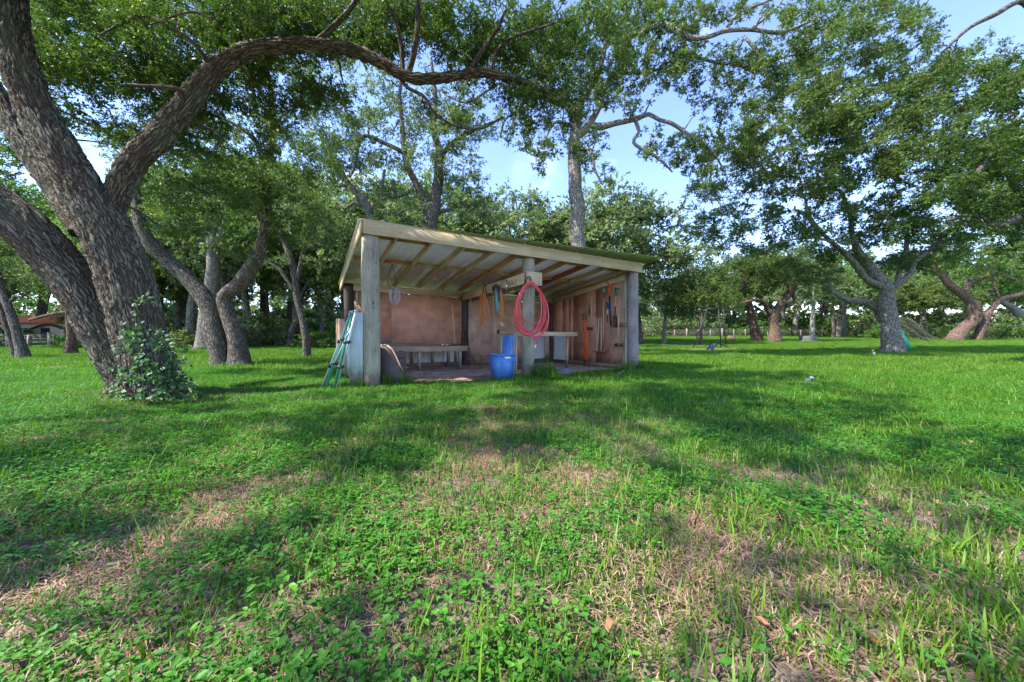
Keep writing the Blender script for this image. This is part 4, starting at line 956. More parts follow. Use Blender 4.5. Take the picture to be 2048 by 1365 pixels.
oak('oak_tree', 'slender dark forked oak on the lawn left of the shed', gp(613, 715), [
    [(613, 716, y, 15), (612, 680, y, 14), (603, 640, y, 12), (594, 600, y, 11), (590, 560, y, 11), (580, 515, y, 12), (566, 480, y, 11), (545, 455, y, 9), (520, 430, y, 6)],
    [(593, 560, y, 9), (602, 530, y, 8), (608, 500, y, 7), (640, 495, y, 4)], [(590, 585, y, 7), (560, 540, y, 7), (540, 525, y, 5)], [(585, 530, y, 6), (560, 530, y - .3, 5), (530, 520, y - .5, 3)]],
    [(600, 440, 80, 50, y, 1.2, 12, .6), (550, 380, 70, 50, y, 1, 8, .6), (650, 500, 50, 40, y, .8, 5, .5), (540, 520, 40, 25, y, .6, 4, .4)],
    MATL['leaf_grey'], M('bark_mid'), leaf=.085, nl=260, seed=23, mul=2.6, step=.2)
# far left pair
y = YB(45, 717)
oak('oak_tree', 'thin dark leaning trunk at the far left edge in front of the distant house', gp(45, 717), [
    [(45, 719, y, 18), (36, 670, y, 14), (20, 625, y, 13), (8, 590, y, 11), (-8, 540, y, 9)], [(30, 645, y, 8), (0, 625, y, 7), (-40, 610, y, 5)]],
    [(20, 520, 90, 60, y, 1.2, 12, .7), (90, 560, 60, 30, y, 1, 5, .6)], MATL['leaf_mid'], M('bark_mid'), leaf=.09, nl=230, seed=24, mul=2.6)
y = YB(142, 709)
oak('oak_tree', 'short reddish trunk beyond the lawn between the house and the massive oak', gp(142, 709), [
    [(142, 711, y, 18), (142, 680, y, 14), (140, 640, y, 14), (138, 600, y, 11), (120, 540, y, 8)], [(138, 625, y, 7), (100, 630, y, 6), (60, 640, y, 5)]],
    [(120, 540, 90, 60, y, 1.8, 14, .8), (190, 590, 60, 40, y, 1, 8, .6)], MATL['leaf_mid'], M('bark_red'), leaf=.10, nl=230, seed=25, mul=2.6)
# behind the shed
y = 17.5; bb = at(864, 700, y); bb.z = float(gz(bb.x, bb.y))
oak('oak_tree', 'twisting oak rising behind the left half of the shed roof', bb, [
    [(864, 704, y, 30), (866, 560, y, 27), (862, 455, y, 26), (868, 410, y, 22), (876, 360, y, 20), (880, 310, y, 16), (868, 260, y, 12), (870, 190, y, 9), (862, 120, y, 6)],
    [(858, 470, y, 16), (848, 405, y, 15), (828, 360, y, 13), (812, 320, y, 12), (805, 260, y, 10), (800, 190, y, 7), (806, 120, y, 5)],
    [(806, 305, y, 9), (770, 288, y, 8), (730, 272, y, 7), (715, 300, y, 6), (712, 330, y, 5), (700, 355, y, 4)],
    [(878, 330, y, 10), (900, 290, y, 8), (940, 265, y, 7), (985, 245, y, 5), (1010, 235, y, 4)], [(866, 430, y, 8), (900, 420, y, 7), (940, 425, y, 5), (970, 430, y, 4)], [(828, 380, y, 6), (790, 395, y, 5), (740, 380, y, 4)]],
    [(830, 270, 130, 70, y, 1.4, 20, .62), (720, 300, 60, 60, y, 1.2, 9, .6), (920, 330, 50, 50, y, 1.0, 7, .55), (880, 200, 110, 70, y, 1.2, 14, .65), (960, 420, 60, 25, y, 1.0, 5, .5), (800, 410, 70, 40, y, 1.2, 9, .6), (660, 280, 60, 90, y, 1.2, 12, .6), (700, 180, 120, 70, y, 1.2, 14, .7), (985, 260, 30, 20, y, .5, 2, .4), (930, 390, 60, 40, y, 1, 6, .5), (940, 250, 50, 40, y, .8, 5, .48)],
    MATL['leaf_grey'], M('bark_mid'), leaf=.095, nl=230, seed=26, mul=4.0, step=.2)
y = 18.5; bb = at(752, 700, y); bb.z = float(gz(bb.x, bb.y))
oak('oak_tree', 'slanting bare limbed oak above the upper left corner of the shed', bb, [
    [(800, 704, y, 22), (775, 560, y, 20), (748, 450, y, 19), (725, 400, y, 15), (700, 372, y, 12), (680, 345, y, 9), (655, 310, y, 7), (640, 270, y, 5)],
    [(728, 410, y, 8), (705, 408, y, 7), (690, 418, y, 5), (674, 402, y, 4), (668, 398, y, 3)], [(735, 430, y, 8), (760, 390, y, 7), (770, 340, y, 5)], [(700, 372, y, 7), (660, 370, y, 6), (625, 352, y, 4), (600, 360, y, 3)]],
    [(620, 330, 60, 40, y, 1.2, 8, .5), (700, 330, 50, 30, y, 1, 6, .5), (640, 455, 70, 30, y, 1.5, 9, .7), (780, 440, 50, 20, y, 1, 5, .5)],
    MATL['leaf_grey'], M('bark_pale'), leaf=.095, nl=210, seed=27, mul=4.6, step=.2)
y = 16.0; bb = at(1160, 706, y); bb.z = float(gz(bb.x, bb.y))
oak('tall_oak', 'tallest straight oak rising behind the shed roof with winding side limbs', bb, [
    [(1162, 712, y, 38), (1160, 560, y, 34), (1157, 480, y, 32), (1153, 400, y, 30), (1148, 330, y, 27), (1150, 265, y, 24), (1160, 205, y, 17), (1185, 165, y, 13), (1205, 120, y, 12), (1215, 60, y, 9), (1225, -20, y, 7)],
    [(1160, 270, y, 16), (1185, 238, y, 14), (1200, 210, y, 12), (1205, 180, y, 9), (1230, 150, y, 8), (1290, 145, y - .2, 7), (1350, 130, y - .4, 5)],
    [(1175, 248, y, 14), (1205, 253, y, 14), (1240, 245, y - .2, 12), (1275, 236, y - .4, 11), (1298, 228, y - .5, 9), (1318, 240, y - .6, 8), (1345, 248, y - .7, 8), (1372, 266, y - .8, 7), (1398, 284, y - .9, 6), (1430, 310, y - 1, 5), (1450, 345, y - 1, 3)],
    [(1270, 240, y - .4, 8), (1277, 262, y - .5, 8), (1268, 285, y - .5, 7), (1298, 305, y - .6, 7), (1325, 325, y - .7, 5), (1345, 345, y - .7, 3)],
    [(1150, 265, y, 13), (1140, 225, y + .2, 12), (1120, 190, y + .3, 10), (1085, 165, y + .4, 8), (1060, 120, y + .5, 6)],
    [(1215, 90, y, 8), (1270, 70, y - .8, 9), (1330, 50, y - 1.4, 10), (1352, 62, y - 1.6, 10), (1385, 78, y - 1.8, 10), (1420, 74, y - 2, 9), (1450, 62, y - 2, 9), (1500, 60, y - 2, 8), (1560, 66, y - 2, 8), (1610, 48, y - 2, 6), (1650, 30, y - 2, 4)],
    [(1345, 58, y - 1.6, 7), (1365, 80, y - 1.6, 7), (1385, 110, y - 1.6, 7), (1430, 125, y - 1.6, 6), (1480, 132, y - 1.6, 5), (1510, 148, y - 1.6, 4)],
    [(1490, 75, y - 2, 6), (1510, 100, y - 2, 6), (1530, 120, y - 2, 5), (1560, 118, y - 2, 4), (1600, 105, y - 2, 3)],
    [(1450, 60, y - 2, 6), (1480, 25, y - 2, 6), (1530, 5, y - 2, 5), (1570, -15, y - 2, 4)], [(1500, 60, y - 2, 6), (1545, 25, y - 2, 5), (1565, 0, y - 2, 4)],
    [(1135, 210, y + .3, 9), (1095, 200, y - .2, 8), (1060, 178, y - .6, 8), (1025, 190, y - 1, 7), (1000, 168, y - 1.2, 6), (965, 188, y - 1.4, 6), (930, 205, y - 1.5, 5), (890, 190, y - 1.6, 3)],
    [(1040, 188, y - .8, 6), (1030, 225, y - .9, 5), (1010, 240, y - 1, 5), (1000, 275, y - 1, 3)], [(1400, 285, y - .9, 5), (1425, 330, y - .9, 4), (1420, 365, y - .9, 4), (1440, 400, y - .9, 3)],
    [(1158, 300, y, 8), (1180, 300, y - .5, 7), (1190, 340, y - .7, 5), (1205, 370, y - .8, 3)], [(1140, 250, y, 7), (1110, 245, y - .3, 6), (1085, 290, y - .5, 4)]],
    [(1150, 130, 130, 90, y, 1.4, 30, .55), (1240, 190, 70, 40, y - .3, 1, 9, .45), (1090, 280, 45, 40, y - .5, .8, 8, .42), (1180, 300, 45, 50, y - .5, .7, 8, .40), (1330, 290, 60, 40, y - .7, .8, 9, .42), (1400, 300, 50, 45, y - 1, .7, 9, .42), (1420, 370, 30, 30, y - 1, .6, 4, .36),
     (1310, 90, 90, 60, y - 1.3, 1.0, 17, .5), (1440, 125, 90, 50, y - 1.7, .8, 16, .42), (1430, 210, 50, 45, y - 1.2, .7, 6, .38), (1520, 170, 70, 50, y - 1.8, .8, 10, .42), (1370, 30, 90, 30, y - 1.2, .8, 9, .45), (1560, 110, 60, 40, y - 2, .8, 8, .45), (1490, 20, 90, 25, y - 2, .8, 7, .4), (1340, 160, 50, 35, y - .8, .6, 6, .4), (1250, 30, 110, 50, y - .5, 1.2, 15, .55), (1050, 210, 30, 40, y, .6, 5, .45), (1620, 60, 60, 40, y - 2, .8, 7, .5), (1210, 350, 20, 20, y - .6, .4, 2, .3), (1440, 215, 25, 18, y - 1, .3, 3, .32), (980, 90, 70, 60, y + .5, 1, 9, .6), (985, 215, 60, 30, y - 1.2, .6, 4, .36), (1030, 260, 30, 30, y - .9, .4, 3, .34), (1080, 330, 20, 20, y - .5, .3, 2, .3)],
    MATL['leaf_mid'], M('bark_pale'), leaf=.085, nl=240, seed=28, mul=3.8, wm=.92, step=.18, sides=14, wig=.2)
# right side
y = YB(1785, 707)
oak('oak_tree', 'thick pale trunked oak on the right lawn with a green net leaning on it', gp(1785, 707), [
    [(1786, 709, y, 46), (1780, 660, y, 38), (1777, 615, y, 34), (1772, 580, y, 32), (1748, 545, y, 26), (1725, 515, y, 20), (1706, 475, y - .2, 13), (1700, 430, y - .3, 10), (1680, 380, y - .4, 7)],
    [(1762, 572, y, 20), (1735, 560, y - .2, 16), (1712, 530, y - .4, 15), (1690, 505, y - .6, 13), (1670, 490, y - .8, 11), (1640, 462, y - 1, 9), (1615, 430, y - 1.1, 7), (1590, 420, y - 1.2, 5)],
    [(1782, 578, y, 22), (1805, 562, y, 15), (1822, 545, y, 13), (1828, 525, y - .1, 12), (1850, 508, y - .2, 11), (1880, 490, y - .4, 10), (1920, 470, y - .6, 9), (1975, 470, y - .8, 8), (2010, 455, y - 1, 7), (2060, 438, y - 1.2, 6)],
    [(1779, 638, y + .3, 16), (1756, 618, y + .5, 18), (1732, 604, y + .6, 19), (1700, 602, y + .6, 15), (1678, 592, y + .6, 12), (1662, 575, y + .6, 9), (1648, 545, y + .6, 6), (1620, 530, y + .6, 4)],
    [(1795, 570, y, 13), (1800, 540, y + .3, 11), (1812, 500, y + .4, 10), (1815, 450, y + .4, 8), (1830, 400, y + .3, 6)],
    [(1860, 500, y - .3, 8), (1890, 470, y, 7), (1940, 435, y, 6), (1990, 410, y, 5), (2050, 400, y, 5)],
    [(1645, 465, y - 1, 7), (1625, 450, y - 1.2, 8), (1612, 420, y - 1.3, 8), (1612, 400, y - 1.4, 6), (1590, 385, y - 1.5, 4)],
    [(1700, 510, y - .5, 6), (1650, 480, y - 1.5, 6), (1600, 478, y - 2, 5), (1540, 490, y - 2.5, 4)]],
    [(1600, 290, 130, 110, y - .8, 2, 46, .62), (1480, 330, 80, 90, y - .8, 1.6, 20, .58), (1720, 250, 130, 120, y - .5, 2, 44, .66), (1900, 300, 160, 110, y - 1, 2, 60, .66), (1960, 170, 110, 60, y - 1, 1.6, 16, .62), (1840, 170, 70, 60, y - .6, 1.4, 14, .6), (2020, 380, 70, 90, y - 1, 1.6, 18, .66), (1780, 500, 170, 40, y + .8, 1.4, 22, .6), (1620, 540, 70, 25, y - .5, 1, 7, .5), (1500, 460, 120, 50, y - 1, 1.6, 20, .58), (1700, 430, 120, 60, y - 1, 1.5, 20, .6),
     (1900, 430, 140, 50, y - 1, 1.5, 20, .6), (1700, 120, 110, 80, y - .5, 1.5, 20, .62), (1700, 30, 150, 50, y - .5, 1.5, 18, .62), (1530, 200, 60, 60, y - .8, 1.2, 8, .5), (1400, 400, 40, 40, y - .5, .8, 5, .45), (1620, 170, 50, 60, y - .5, 1, 8, .5), (1980, 130, 90, 60, y - 1, 1.2, 8, .6), (1820, 540, 60, 25, y + .5, 1, 4, .5), (1800, 60, 80, 60, y, 1, 9, .6)],
    MATL['leaf_mid'], M('bark_pale'), leaf=.11, nl=320, seed=29, mul=3.5, wm=.74, step=.18, sides=16)
y = 12.5; bb = Vector(((2230 - CX) / F * y, y, 0))
oak('oak_tree', 'oak beyond the right edge, only its dark leafy limbs reaching into the upper right corner', bb, [
    [(2230, 740, y, 60), (2220, 620, y, 52), (2200, 480, y, 46), (2160, 360, y, 34), (2120, 200, y, 22), (2090, 60, y, 14)],
    [(2170, 400, y, 24), (2110, 400, y, 18), (2048, 430, y, 14), (1990, 450, y - .2, 11), (1950, 430, y - .3, 9), (1900, 440, y - .4, 6)],
    [(2130, 260, y, 16), (2060, 270, y, 12), (2000, 300, y - .2, 11), (1955, 345, y - .3, 9), (1930, 395, y - .4, 6)],
    [(2090, 80, y, 12), (2048, 5, y, 10), (1990, 30, y - .2, 9), (1940, 55, y - .3, 7), (1890, 100, y - .4, 5)]],
    [(2050, 330, 110, 90, y, 1.2, 22, .55), (1960, 400, 80, 60, y - .2, 1.0, 14, .5), (2060, 180, 90, 70, y, 1.0, 16, .52), (1930, 300, 60, 60, y - .3, .8, 8, .48), (2060, 490, 60, 40, y, .8, 6, .5), (1880, 130, 40, 60, y - .3, .6, 5, .42)],
    MATL['leaf_near'], M('bark_mid'), leaf=.085, nl=300, seed=41, mul=2.6, step=.2)
y = YB(1512, 683)
oak('oak_tree', 'left one of two reddish trunks standing close together in front of the wire fence', gp(1512, 683), [
    [(1514, 684, y, 22), (1508, 655, y, 16), (1502, 625, y, 14), (1496, 600, y, 11), (1490, 560, y, 9), (1470, 520, y, 7)], [(1498, 608, y, 8), (1475, 615, y - .5, 7), (1440, 625, y - 1, 6), (1415, 620, y - 1.4, 4)], [(1494, 580, y, 6), (1465, 600, y - .5, 5), (1430, 575, y - 1, 4)]],
    [(1450, 560, 100, 45, y - .5, 2.5, 26, 1.0), (1380, 590, 50, 30, y - .5, 2, 8, .9), (1530, 540, 70, 40, y, 2, 12, 1.0), (1440, 520, 80, 30, y, 2, 10, 1.0)],
    MATL['leaf_mid'], M('bark_red'), leaf=.16, nl=230, seed=30, mul=3.2, step=.3)
y = YB(1550, 684)
oak('oak_tree', 'right one of two reddish trunks, forking wide just above head height', gp(1550, 684), [
    [(1550, 686, y, 22), (1549, 655, y, 18), (1548, 632, y, 18), (1560, 610, y, 13), (1575, 590, y, 12), (1585, 565, y - .3, 10), (1600, 545, y - .5, 8), (1640, 530, y - 1, 5)], [(1546, 632, y, 12), (1534, 618, y, 10), (1528, 605, y - .2, 8), (1510, 600, y - .4, 6), (1480, 608, y - .8, 5)], [(1572, 612, y, 8), (1588, 605, y, 7), (1586, 585, y, 6), (1600, 560, y, 4)]],
    [(1590, 520, 90, 40, y, 2, 22, 1.0), (1560, 570, 60, 20, y, 1.5, 6, .8), (1660, 560, 50, 25, y, 2, 7, .9)],
    MATL['leaf_mid'], M('bark_red'), leaf=.16, nl=230, seed=31, mul=3.2, step=.3)
y = YB(1915, 682)
oak('oak_tree', 'leaning red barked oak forking low above the bare mound at the right', gp(1915, 682), [
    [(1908, 684, y, 30), (1930, 655, y, 27), (1950, 638, y, 24), (1945, 610, y, 22), (1925, 590, y, 18), (1900, 570, y, 16), (1880, 548, y, 15), (1868, 535, y, 12), (1850, 500, y, 7)],
    [(1952, 645, y, 18), (1975, 630, y, 14), (1990, 612, y, 12), (2005, 598, y, 11), (2030, 592, y, 11), (2070, 578, y, 9)], [(1930, 590, y, 9), (1936, 570, y, 8), (1955, 558, y, 7), (1990, 550, y, 6), (2030, 560, y, 5)], [(2000, 600, y, 5), (1992, 580, y, 5), (1985, 555, y, 4)]],
    [(1860, 480, 90, 45, y, 2, 18, 1.0), (1980, 500, 90, 40, y, 2, 18, 1.0), (1960, 540, 70, 18, y, 1.5, 6, .8)],
    MATL['leaf_mid'], M('bark_red'), leaf=.15, nl=230, seed=32, mul=3.6, wm=.8, step=.3)
y = YB(2060, 676)
oak('oak_tree', 'slanting grey trunk at the far right edge behind the leaning red oak', gp(2060, 676), [
    [(2062, 678, y, 16), (2045, 645, y, 14), (2030, 620, y, 13), (2005, 605, y, 9), (1980, 595, y, 6), (1950, 590, y, 4)]], [(2010, 560, 60, 40, y, 2, 9, 1.1), (2060, 500, 60, 60, y, 2, 9, 1.1)],
    MATL['leaf_grey'], M('bark_pale'), leaf=.17, nl=200, seed=33, mul=3, step=.3)
y = YB(1676, 676)
oak('oak_tree', 'dark curved trunk in the distance left of the thick pale oak', gp(1676, 676), [
    [(1674, 677, y, 12), (1678, 650, y, 11), (1684, 625, y, 10), (1690, 600, y, 8), (1705, 570, y, 6)]], [(1700, 560, 60, 30, y, 2, 9, 1.1)], MATL['leaf_bush'], M('bark_mid'), leaf=.17, nl=200, seed=34, mul=3, step=.3)
oak('oak_tree', 'straight thin trunk beside the dark curved trunk in the distance', gp(1666, 675), [
    [(1666, 676, y, 6), (1666, 640, y, 5), (1665, 610, y, 4)]], [(1660, 590, 30, 20, y, 1, 4, .9)], MATL['leaf_bush'], M('bark_mid'), leaf=.17, nl=160, seed=35, step=.3)
y = YB(1600, 673)
oak('oak_tree', 'forked pale oak in the distance above the mossy concrete block', gp(1590, 673), [
    [(1588, 674, y, 9), (1592, 640, y, 8), (1600, 610, y, 7), (1612, 585, y, 6), (1640, 560, y, 5)]], [(1620, 560, 60, 25, y, 2, 10, 1.2)], MATL['leaf_bush'], M('bark_pale'), leaf=.18, nl=200, seed=36, mul=3, step=.3)
y = YB(580, 693)
oak('oak_tree', 'dark leaning trunk at the wood edge behind the slender forked oak', gp(580, 693), [
    [(580, 695, y, 18), (584, 665, y, 14), (596, 640, y, 12), (600, 600, y, 8), (620, 560, y, 6)]], [(610, 560, 70, 50, y, 2, 12, 1.0), (680, 590, 60, 50, y, 2, 9, 1.0)], MATL['leaf_grey'], M('bark_mid'), leaf=.13, nl=220, seed=37, mul=3, step=.3)
y = YB(640, 692)
oak('oak_tree', 'thin dark trunk at the wood edge close to the left side of the shed', gp(640, 692), [
    [(640, 694, y, 11), (645, 650, y, 10), (655, 610, y, 8), (668, 570, y, 6)]], [(660, 540, 50, 50, y, 2, 9, 1.0)], MATL['leaf_grey'], M('bark_mid'), leaf=.13, nl=220, seed=38, mul=3, step=.3)

# ---------------- woodland behind: prototypes copied
def proto_oak(seed, h, cr, mat, bk, nc, leaf=.26):
    rs = np.random.RandomState(seed); random.seed(seed)
    o = thing('woodland_oak', None, 'tree', (0, 0, 0), 0, 'oaks of the wood behind the lawn')
    lean = rs.uniform(-.8, .8); P = smooth_path([(0, 0, -.4, .26), (.15 * lean, 0, h * .18, .2), (.6 * lean, .2, h * .42, .16), (.5 * lean, .3, h * .7, .09)], .5)
    MB().tube(P[:, :3], P[:, 3], 10, True, wob=.15).build('trunk', bk, o, smooth=True)
    nodes = [p[:3] for p in P[3:]]; nr = [p[3] for p in P[3:]]; cs = []; rr_ = []
    for _ in range(nc):
        a = rs.uniform(0, 2 * math.pi); ph = rs.uniform(-.45, 1); r = cr * rs.uniform(.45, 1)
        c = (r * math.cos(a) * math.sqrt(max(0, 1 - ph * ph * .8)) + .5 * lean, r * math.sin(a) * math.sqrt(max(0, 1 - ph * ph * .8)), h * .62 + ph * h * .36)
        cs.append(c); rr_.append(rs.uniform(.7, 1.15))
    cs = np.array(cs); mb = MB()
    for p in grow(nodes, nr, cs, rs, r_tip=.015, step=.7): mb.tube(p[:, :3], p[:, 3], 4, False)
    mb.build('branches', bk, o, smooth=True)
    rot = rs.uniform(0, 6.28, (nc, 3)) * np.array([.1, .1, 1]); k = inst_points('crown', cs, rr_, rot, spray_sources(300, leaf * .62, mat, .5), o); k['kind'] = 'stuff'; return o
def place_label(o, lab, px, kind):
    where = 'far left beyond the lawn' if px < 230 else 'left, between the massive oak and the shed' if px < 700 else 'directly behind the shed' if px < 1290 else 'beyond the wire fence and reddish trunks' if px < 1690 else 'far right behind the thick pale oak'
    o['label'] = lab.split(' standing')[0].split(' at the edge')[0] + ' of the wood, ' + where; o['group'] = kind + ' of the wood ' + where
protos = [proto_oak(101, 7.6, 3.6, 'leaf_grey', 'bark_pale', 90), proto_oak(102, 6.6, 3.9, 'leaf_mid', 'bark_mid', 95), proto_oak(103, 8.6, 3.4, 'leaf_bush', 'bark_mid', 90), proto_oak(104, 7.0, 3.2, 'leaf_grey', 'bark_mid', 80)]
spots = []
rsw = np.random.RandomState(5)
for px in range(-180, 760, 58): spots.append((px + rsw.uniform(-20, 20), rsw.uniform(25, 31), rsw.uniform(1.15, 1.6)))
for px in range(-150, 760, 75): spots.append((px + rsw.uniform(-25, 25), rsw.uniform(34, 42), rsw.uniform(1.8, 2.3)))
for px in range(700, 1400, 62): spots.append((px + rsw.uniform(-20, 20), rsw.uniform(26, 34), rsw.uniform(1.45, 1.85) if px < 1320 else rsw.uniform(.75, .9)))
for px in range(1330, 2260, 62): spots.append((px + rsw.uniform(-20, 20), rsw.uniform(58, 66), rsw.uniform(1.4, 1.9)))
for px in range(1600, 2300, 90): spots.append((px + rsw.uniform(-25, 25), rsw.uniform(44, 52), rsw.uniform(1.2, 1.6)))
for px in range(1380, 2260, 90): spots.append((px + rsw.uniform(-20, 20), rsw.uniform(70, 80), rsw.uniform(1.8, 2.2)))
used = set()
WL = {0: 'pale greyish oak standing in the wood behind the lawn', 1: 'broad mid green oak standing in the wood behind the lawn', 2: 'bright green bushy oak standing in the wood behind the lawn', 3: 'small greyish dark trunked oak standing in the wood behind the lawn'}
for i, (px, Y, s_) in enumerate(spots):
    if 0 < px < 160 and Y < 37: continue
    k = int(rsw.choice([0, 1, 3, 2], p=[.34, .28, .2, .18])) if px < 1300 else int(rsw.choice([2, 1, 0], p=[.5, .3, .2]))
    o = protos[k] if k not in used else copy_tree(protos[k]); used.add(k)
    X = (px - CX) / F * Y; o.location = (X, Y, float(gz(X, Y))); o.rotation_euler = (0, 0, rsw.uniform(0, 6.28)); o.scale = (s_ * rsw.uniform(.9, 1.1), s_, s_ * rsw.uniform(.88, 1.08)); place_label(o, WL[k], px, 'oaks')
for k in range(4):
    if k not in used:
        for ch in list(protos[k].children): bpy.data.objects.remove(ch)
        bpy.data.objects.remove(protos[k])
# one oak behind the camera, whose crown shades the foreground
o = copy_tree(protos[0]); o.location = (-5.5, -7.5, 0); o.scale = (1.1, 1.1, 1.1); o['label'] = 'shade oak standing behind the photographer, out of the picture'; o['group'] = ''; del o['group']

# understorey bushes: prototypes copied
def proto_bush(seed, mat, n, leaf, w, h, name='bush'):
    rs = np.random.RandomState(seed); o = thing(name, None, 'bush', (0, 0, 0), 0, 'bushes along the wood edge')
    cs = []
    for _ in range(n):
        a = rs.uniform(0, 6.28); r = math.sqrt(rs.rand()) * w
        cs.append((r * math.cos(a), r * math.sin(a) * .7, rs.uniform(.1, 1) * h * (1 - .45 * (r / w) ** 2)))
    mb = MB()
    for c in cs[::2]: mb.tube([(c[0] * .3, c[1] * .3, -.1), (c[0] * .6, c[1] * .6, c[2] * .5), c], [.03, .022, .012], 4, False)
    mb.build('stems', 'bark_mid', o, smooth=True)
    link('foliage', crown_mesh('foliage', np.array(cs), np.full(n, .62), 130, leaf, M(mat), rs, .5), o); return o
bps = [proto_bush(201, 'leaf_bush', 26, .15, 1.7, 1.9), proto_bush(202, 'leaf_mid', 24, .14, 1.6, 1.6), proto_bush(203, 'leaf_grey', 28, .13, 1.6, 2.2)]
BL = ['bright green bush at the edge of the wood', 'mid green bush at the edge of the wood', 'greyish green bush at the edge of the wood']
usedb = set(); bl = []
for px in range(-60, 760, 34): bl.append((px + rsw.uniform(-12, 12), rsw.uniform(23.5, 27), rsw.uniform(.6, 1.25)))
for px in range(-120, 760, 60): bl.append((px + rsw.uniform(-12, 12), rsw.uniform(29, 40), rsw.uniform(1.3, 1.9)))
for px in range(-140, 1300, 50): bl.append((px + rsw.uniform(-12, 12), rsw.uniform(44, 50), rsw.uniform(2.2, 2.8)))
for px in range(1280, 2140, 28): bl.append((px + rsw.uniform(-10, 10), rsw.uniform(52, 57), rsw.uniform(.9, 1.6)))
for px in range(1760, 2140, 36): bl.append((px + rsw.uniform(-10, 10), rsw.uniform(40, 47), rsw.uniform(.9, 1.6)))
for px in range(1270, 2140, 44): bl.append((px + rsw.uniform(-10, 10), rsw.uniform(58, 64), rsw.uniform(1.8, 2.6)))
for i, (px, Y, s_) in enumerate(bl):
    k = int(rsw.choice([0, 1, 2], p=[.25, .35, .4])) if px < 1000 else int(rsw.choice([0, 1, 2], p=[.5, .25, .25]))
    if -10 < px < 160 and Y < 37: continue
    o = bps[k] if k not in usedb else copy_tree(bps[k]); usedb.add(k)
    X = (px - CX) / F * Y; o.location = (X, Y, float(gz(X, Y)) - .05); o.rotation_euler = (0, 0, rsw.uniform(0, 6.28)); o.scale = (s_ * rsw.uniform(.9, 1.3), s_, s_ * rsw.uniform(.8, 1.2)); place_label(o, BL[k], px, 'bushes')
# far-off wood that reads as one mass
def treeline():
    rs = np.random.RandomState(77); cs = []; rr_ = []
    for _ in range(1700):
        a = rs.uniform(-1.15, 1.15); d = rs.uniform(84, 100); x = d * math.tan(a) * .9; 
        if abs(x) > 190: continue
        h = rs.rand() ** 1.3 * (11 + 4 * float(vn(x, d, 9)))
        cs.append((x, d, float(gz(x, d)) + h)); rr_.append(rs.uniform(1.6, 2.8))
    for _ in range(1300):
        a = rs.uniform(-1.1, 1.1); d = rs.uniform(80, 90); x = d * math.tan(a) * .9
        if abs(x) < 170: cs.append((x, d, float(gz(x, d)) + rs.uniform(0, 4.5))); rr_.append(rs.uniform(1.2, 1.8))
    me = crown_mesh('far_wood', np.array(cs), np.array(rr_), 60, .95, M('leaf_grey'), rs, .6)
    tag(link('far_wood', me), 'distant wood closing the view behind all the trees', 'wood', kind='stuff')
treeline()

# ivy at the foot of the big oak
def ivy():
    rs = np.random.RandomState(8); pos = []; 
    n = 0
    while n < 2600:
        u = rs.rand(); py = 655 + 143 * u ** .55 if rs.rand() < .985 else rs.uniform(590, 670)
        t = (py - 640) / 160
        cxl = 300 + 14 * t + (4 if t > .3 else -16); hw = 26 + 66 * max(0, min(1, t * 1.1)) * (.6 + .8 * vn(px0 := rs.rand() * 9, py, 14))
        px = cxl + rs.normal() * hw * .55
        if vn(px, py, 12) + .10 * t < .52: continue
        ax = 262 + (py - 680) * .30 + 8; rad = 78
        dx = (px - ax) / rad
        if abs(dx) > 1.25: continue
        dep = D0 - .66 * math.sqrt(max(0, 1 - min(1, dx * dx))) - rs.rand() ** 2 * (.05 + .18 * max(0, t))
        w = at(px, py, dep)
        if w.z < .02: w.z = .02 + .1 * rs.rand()
        pos.append(w); n += 1
    pos = np.array(pos); n = len(pos)
    d = unit(rs.normal(size=(n, 3)) + np.array([.1, -.5, -.2])); nr = unit(rs.normal(size=(n, 3)) * .6 + np.array([0, -1, .8]))
    ln = rs.uniform(.035, .085, n); V = leaf_quads(pos, d, nr, ln, ln * .75)
    o = thing('ivy_plant', 'pale green ivy climbing the foot of the massive leaning oak', 'ivy', b0 + V3(0, -.7, 0))
    lv = np.clip(rs.rand(n) ** 1.3, 0, 1)
    link('foliage', mesh_np('foliage', V.reshape(-1, 3) - np.array(o.location), np.arange(4 * n), np.arange(n) * 4, np.full(n, 4), M('ivy'), {'lv': ('FLOAT', np.repeat(lv, 4))}), o)
    mb = MB()
    for k in range(26):
        px = rs.uniform(235, 360); py = 792; pts = []
        for j in range(6):
            ax = 262 + (py - 680) * .30 + 8; dx = max(-.97, min(.97, (px - ax) / 78)); pts.append(at(px, py, D0 - .66 * math.sqrt(1 - dx * dx) - .06 - .03 * (j % 2)))
            px += rs.normal() * 7 - 3; py -= rs.uniform(12, 26)
        mb.tube(pts, .007, 4, False)
    mb.build('stems', 'bark_mid', o, origin=o.location)
ivy()

# ================================================================== BACKGROUND THINGS
# distant house
hb = gp(100, 690); HYd = 38.0; hx0 = (-40 - CX) / F * HYd; hx1 = (175 - CX) / F * HYd; hz = float(gz(-50, HYd)) - .1
o = HO = thing('distant_house', 'cream house with orange tiled roof and dark arch behind trees at far left', 'house', ((hx0 + hx1) / 2, HYd + 3, hz))
wd = hx1 - hx0; a1 = at(60, 650, HYd).x - (hx0 + hx1) / 2; a2 = at(128, 650, HYd).x - (hx0 + hx1) / 2
mb = MB(); mb.box((0, 0, 1.4), (wd, 5.4, 2.8), ch=.005); mb.build('wall', 'house_wall', o)
mb = MB(); V = [(-wd / 2 - .5, -3.5, 2.82), (wd / 2 + .5, -3.5, 2.82), (wd / 2 + .5, 3.5, 2.82), (-wd / 2 - .5, 3.5, 2.82), (-wd / 2 + 2, 0, 4.6), (wd / 2 - 2, 0, 4.6)]
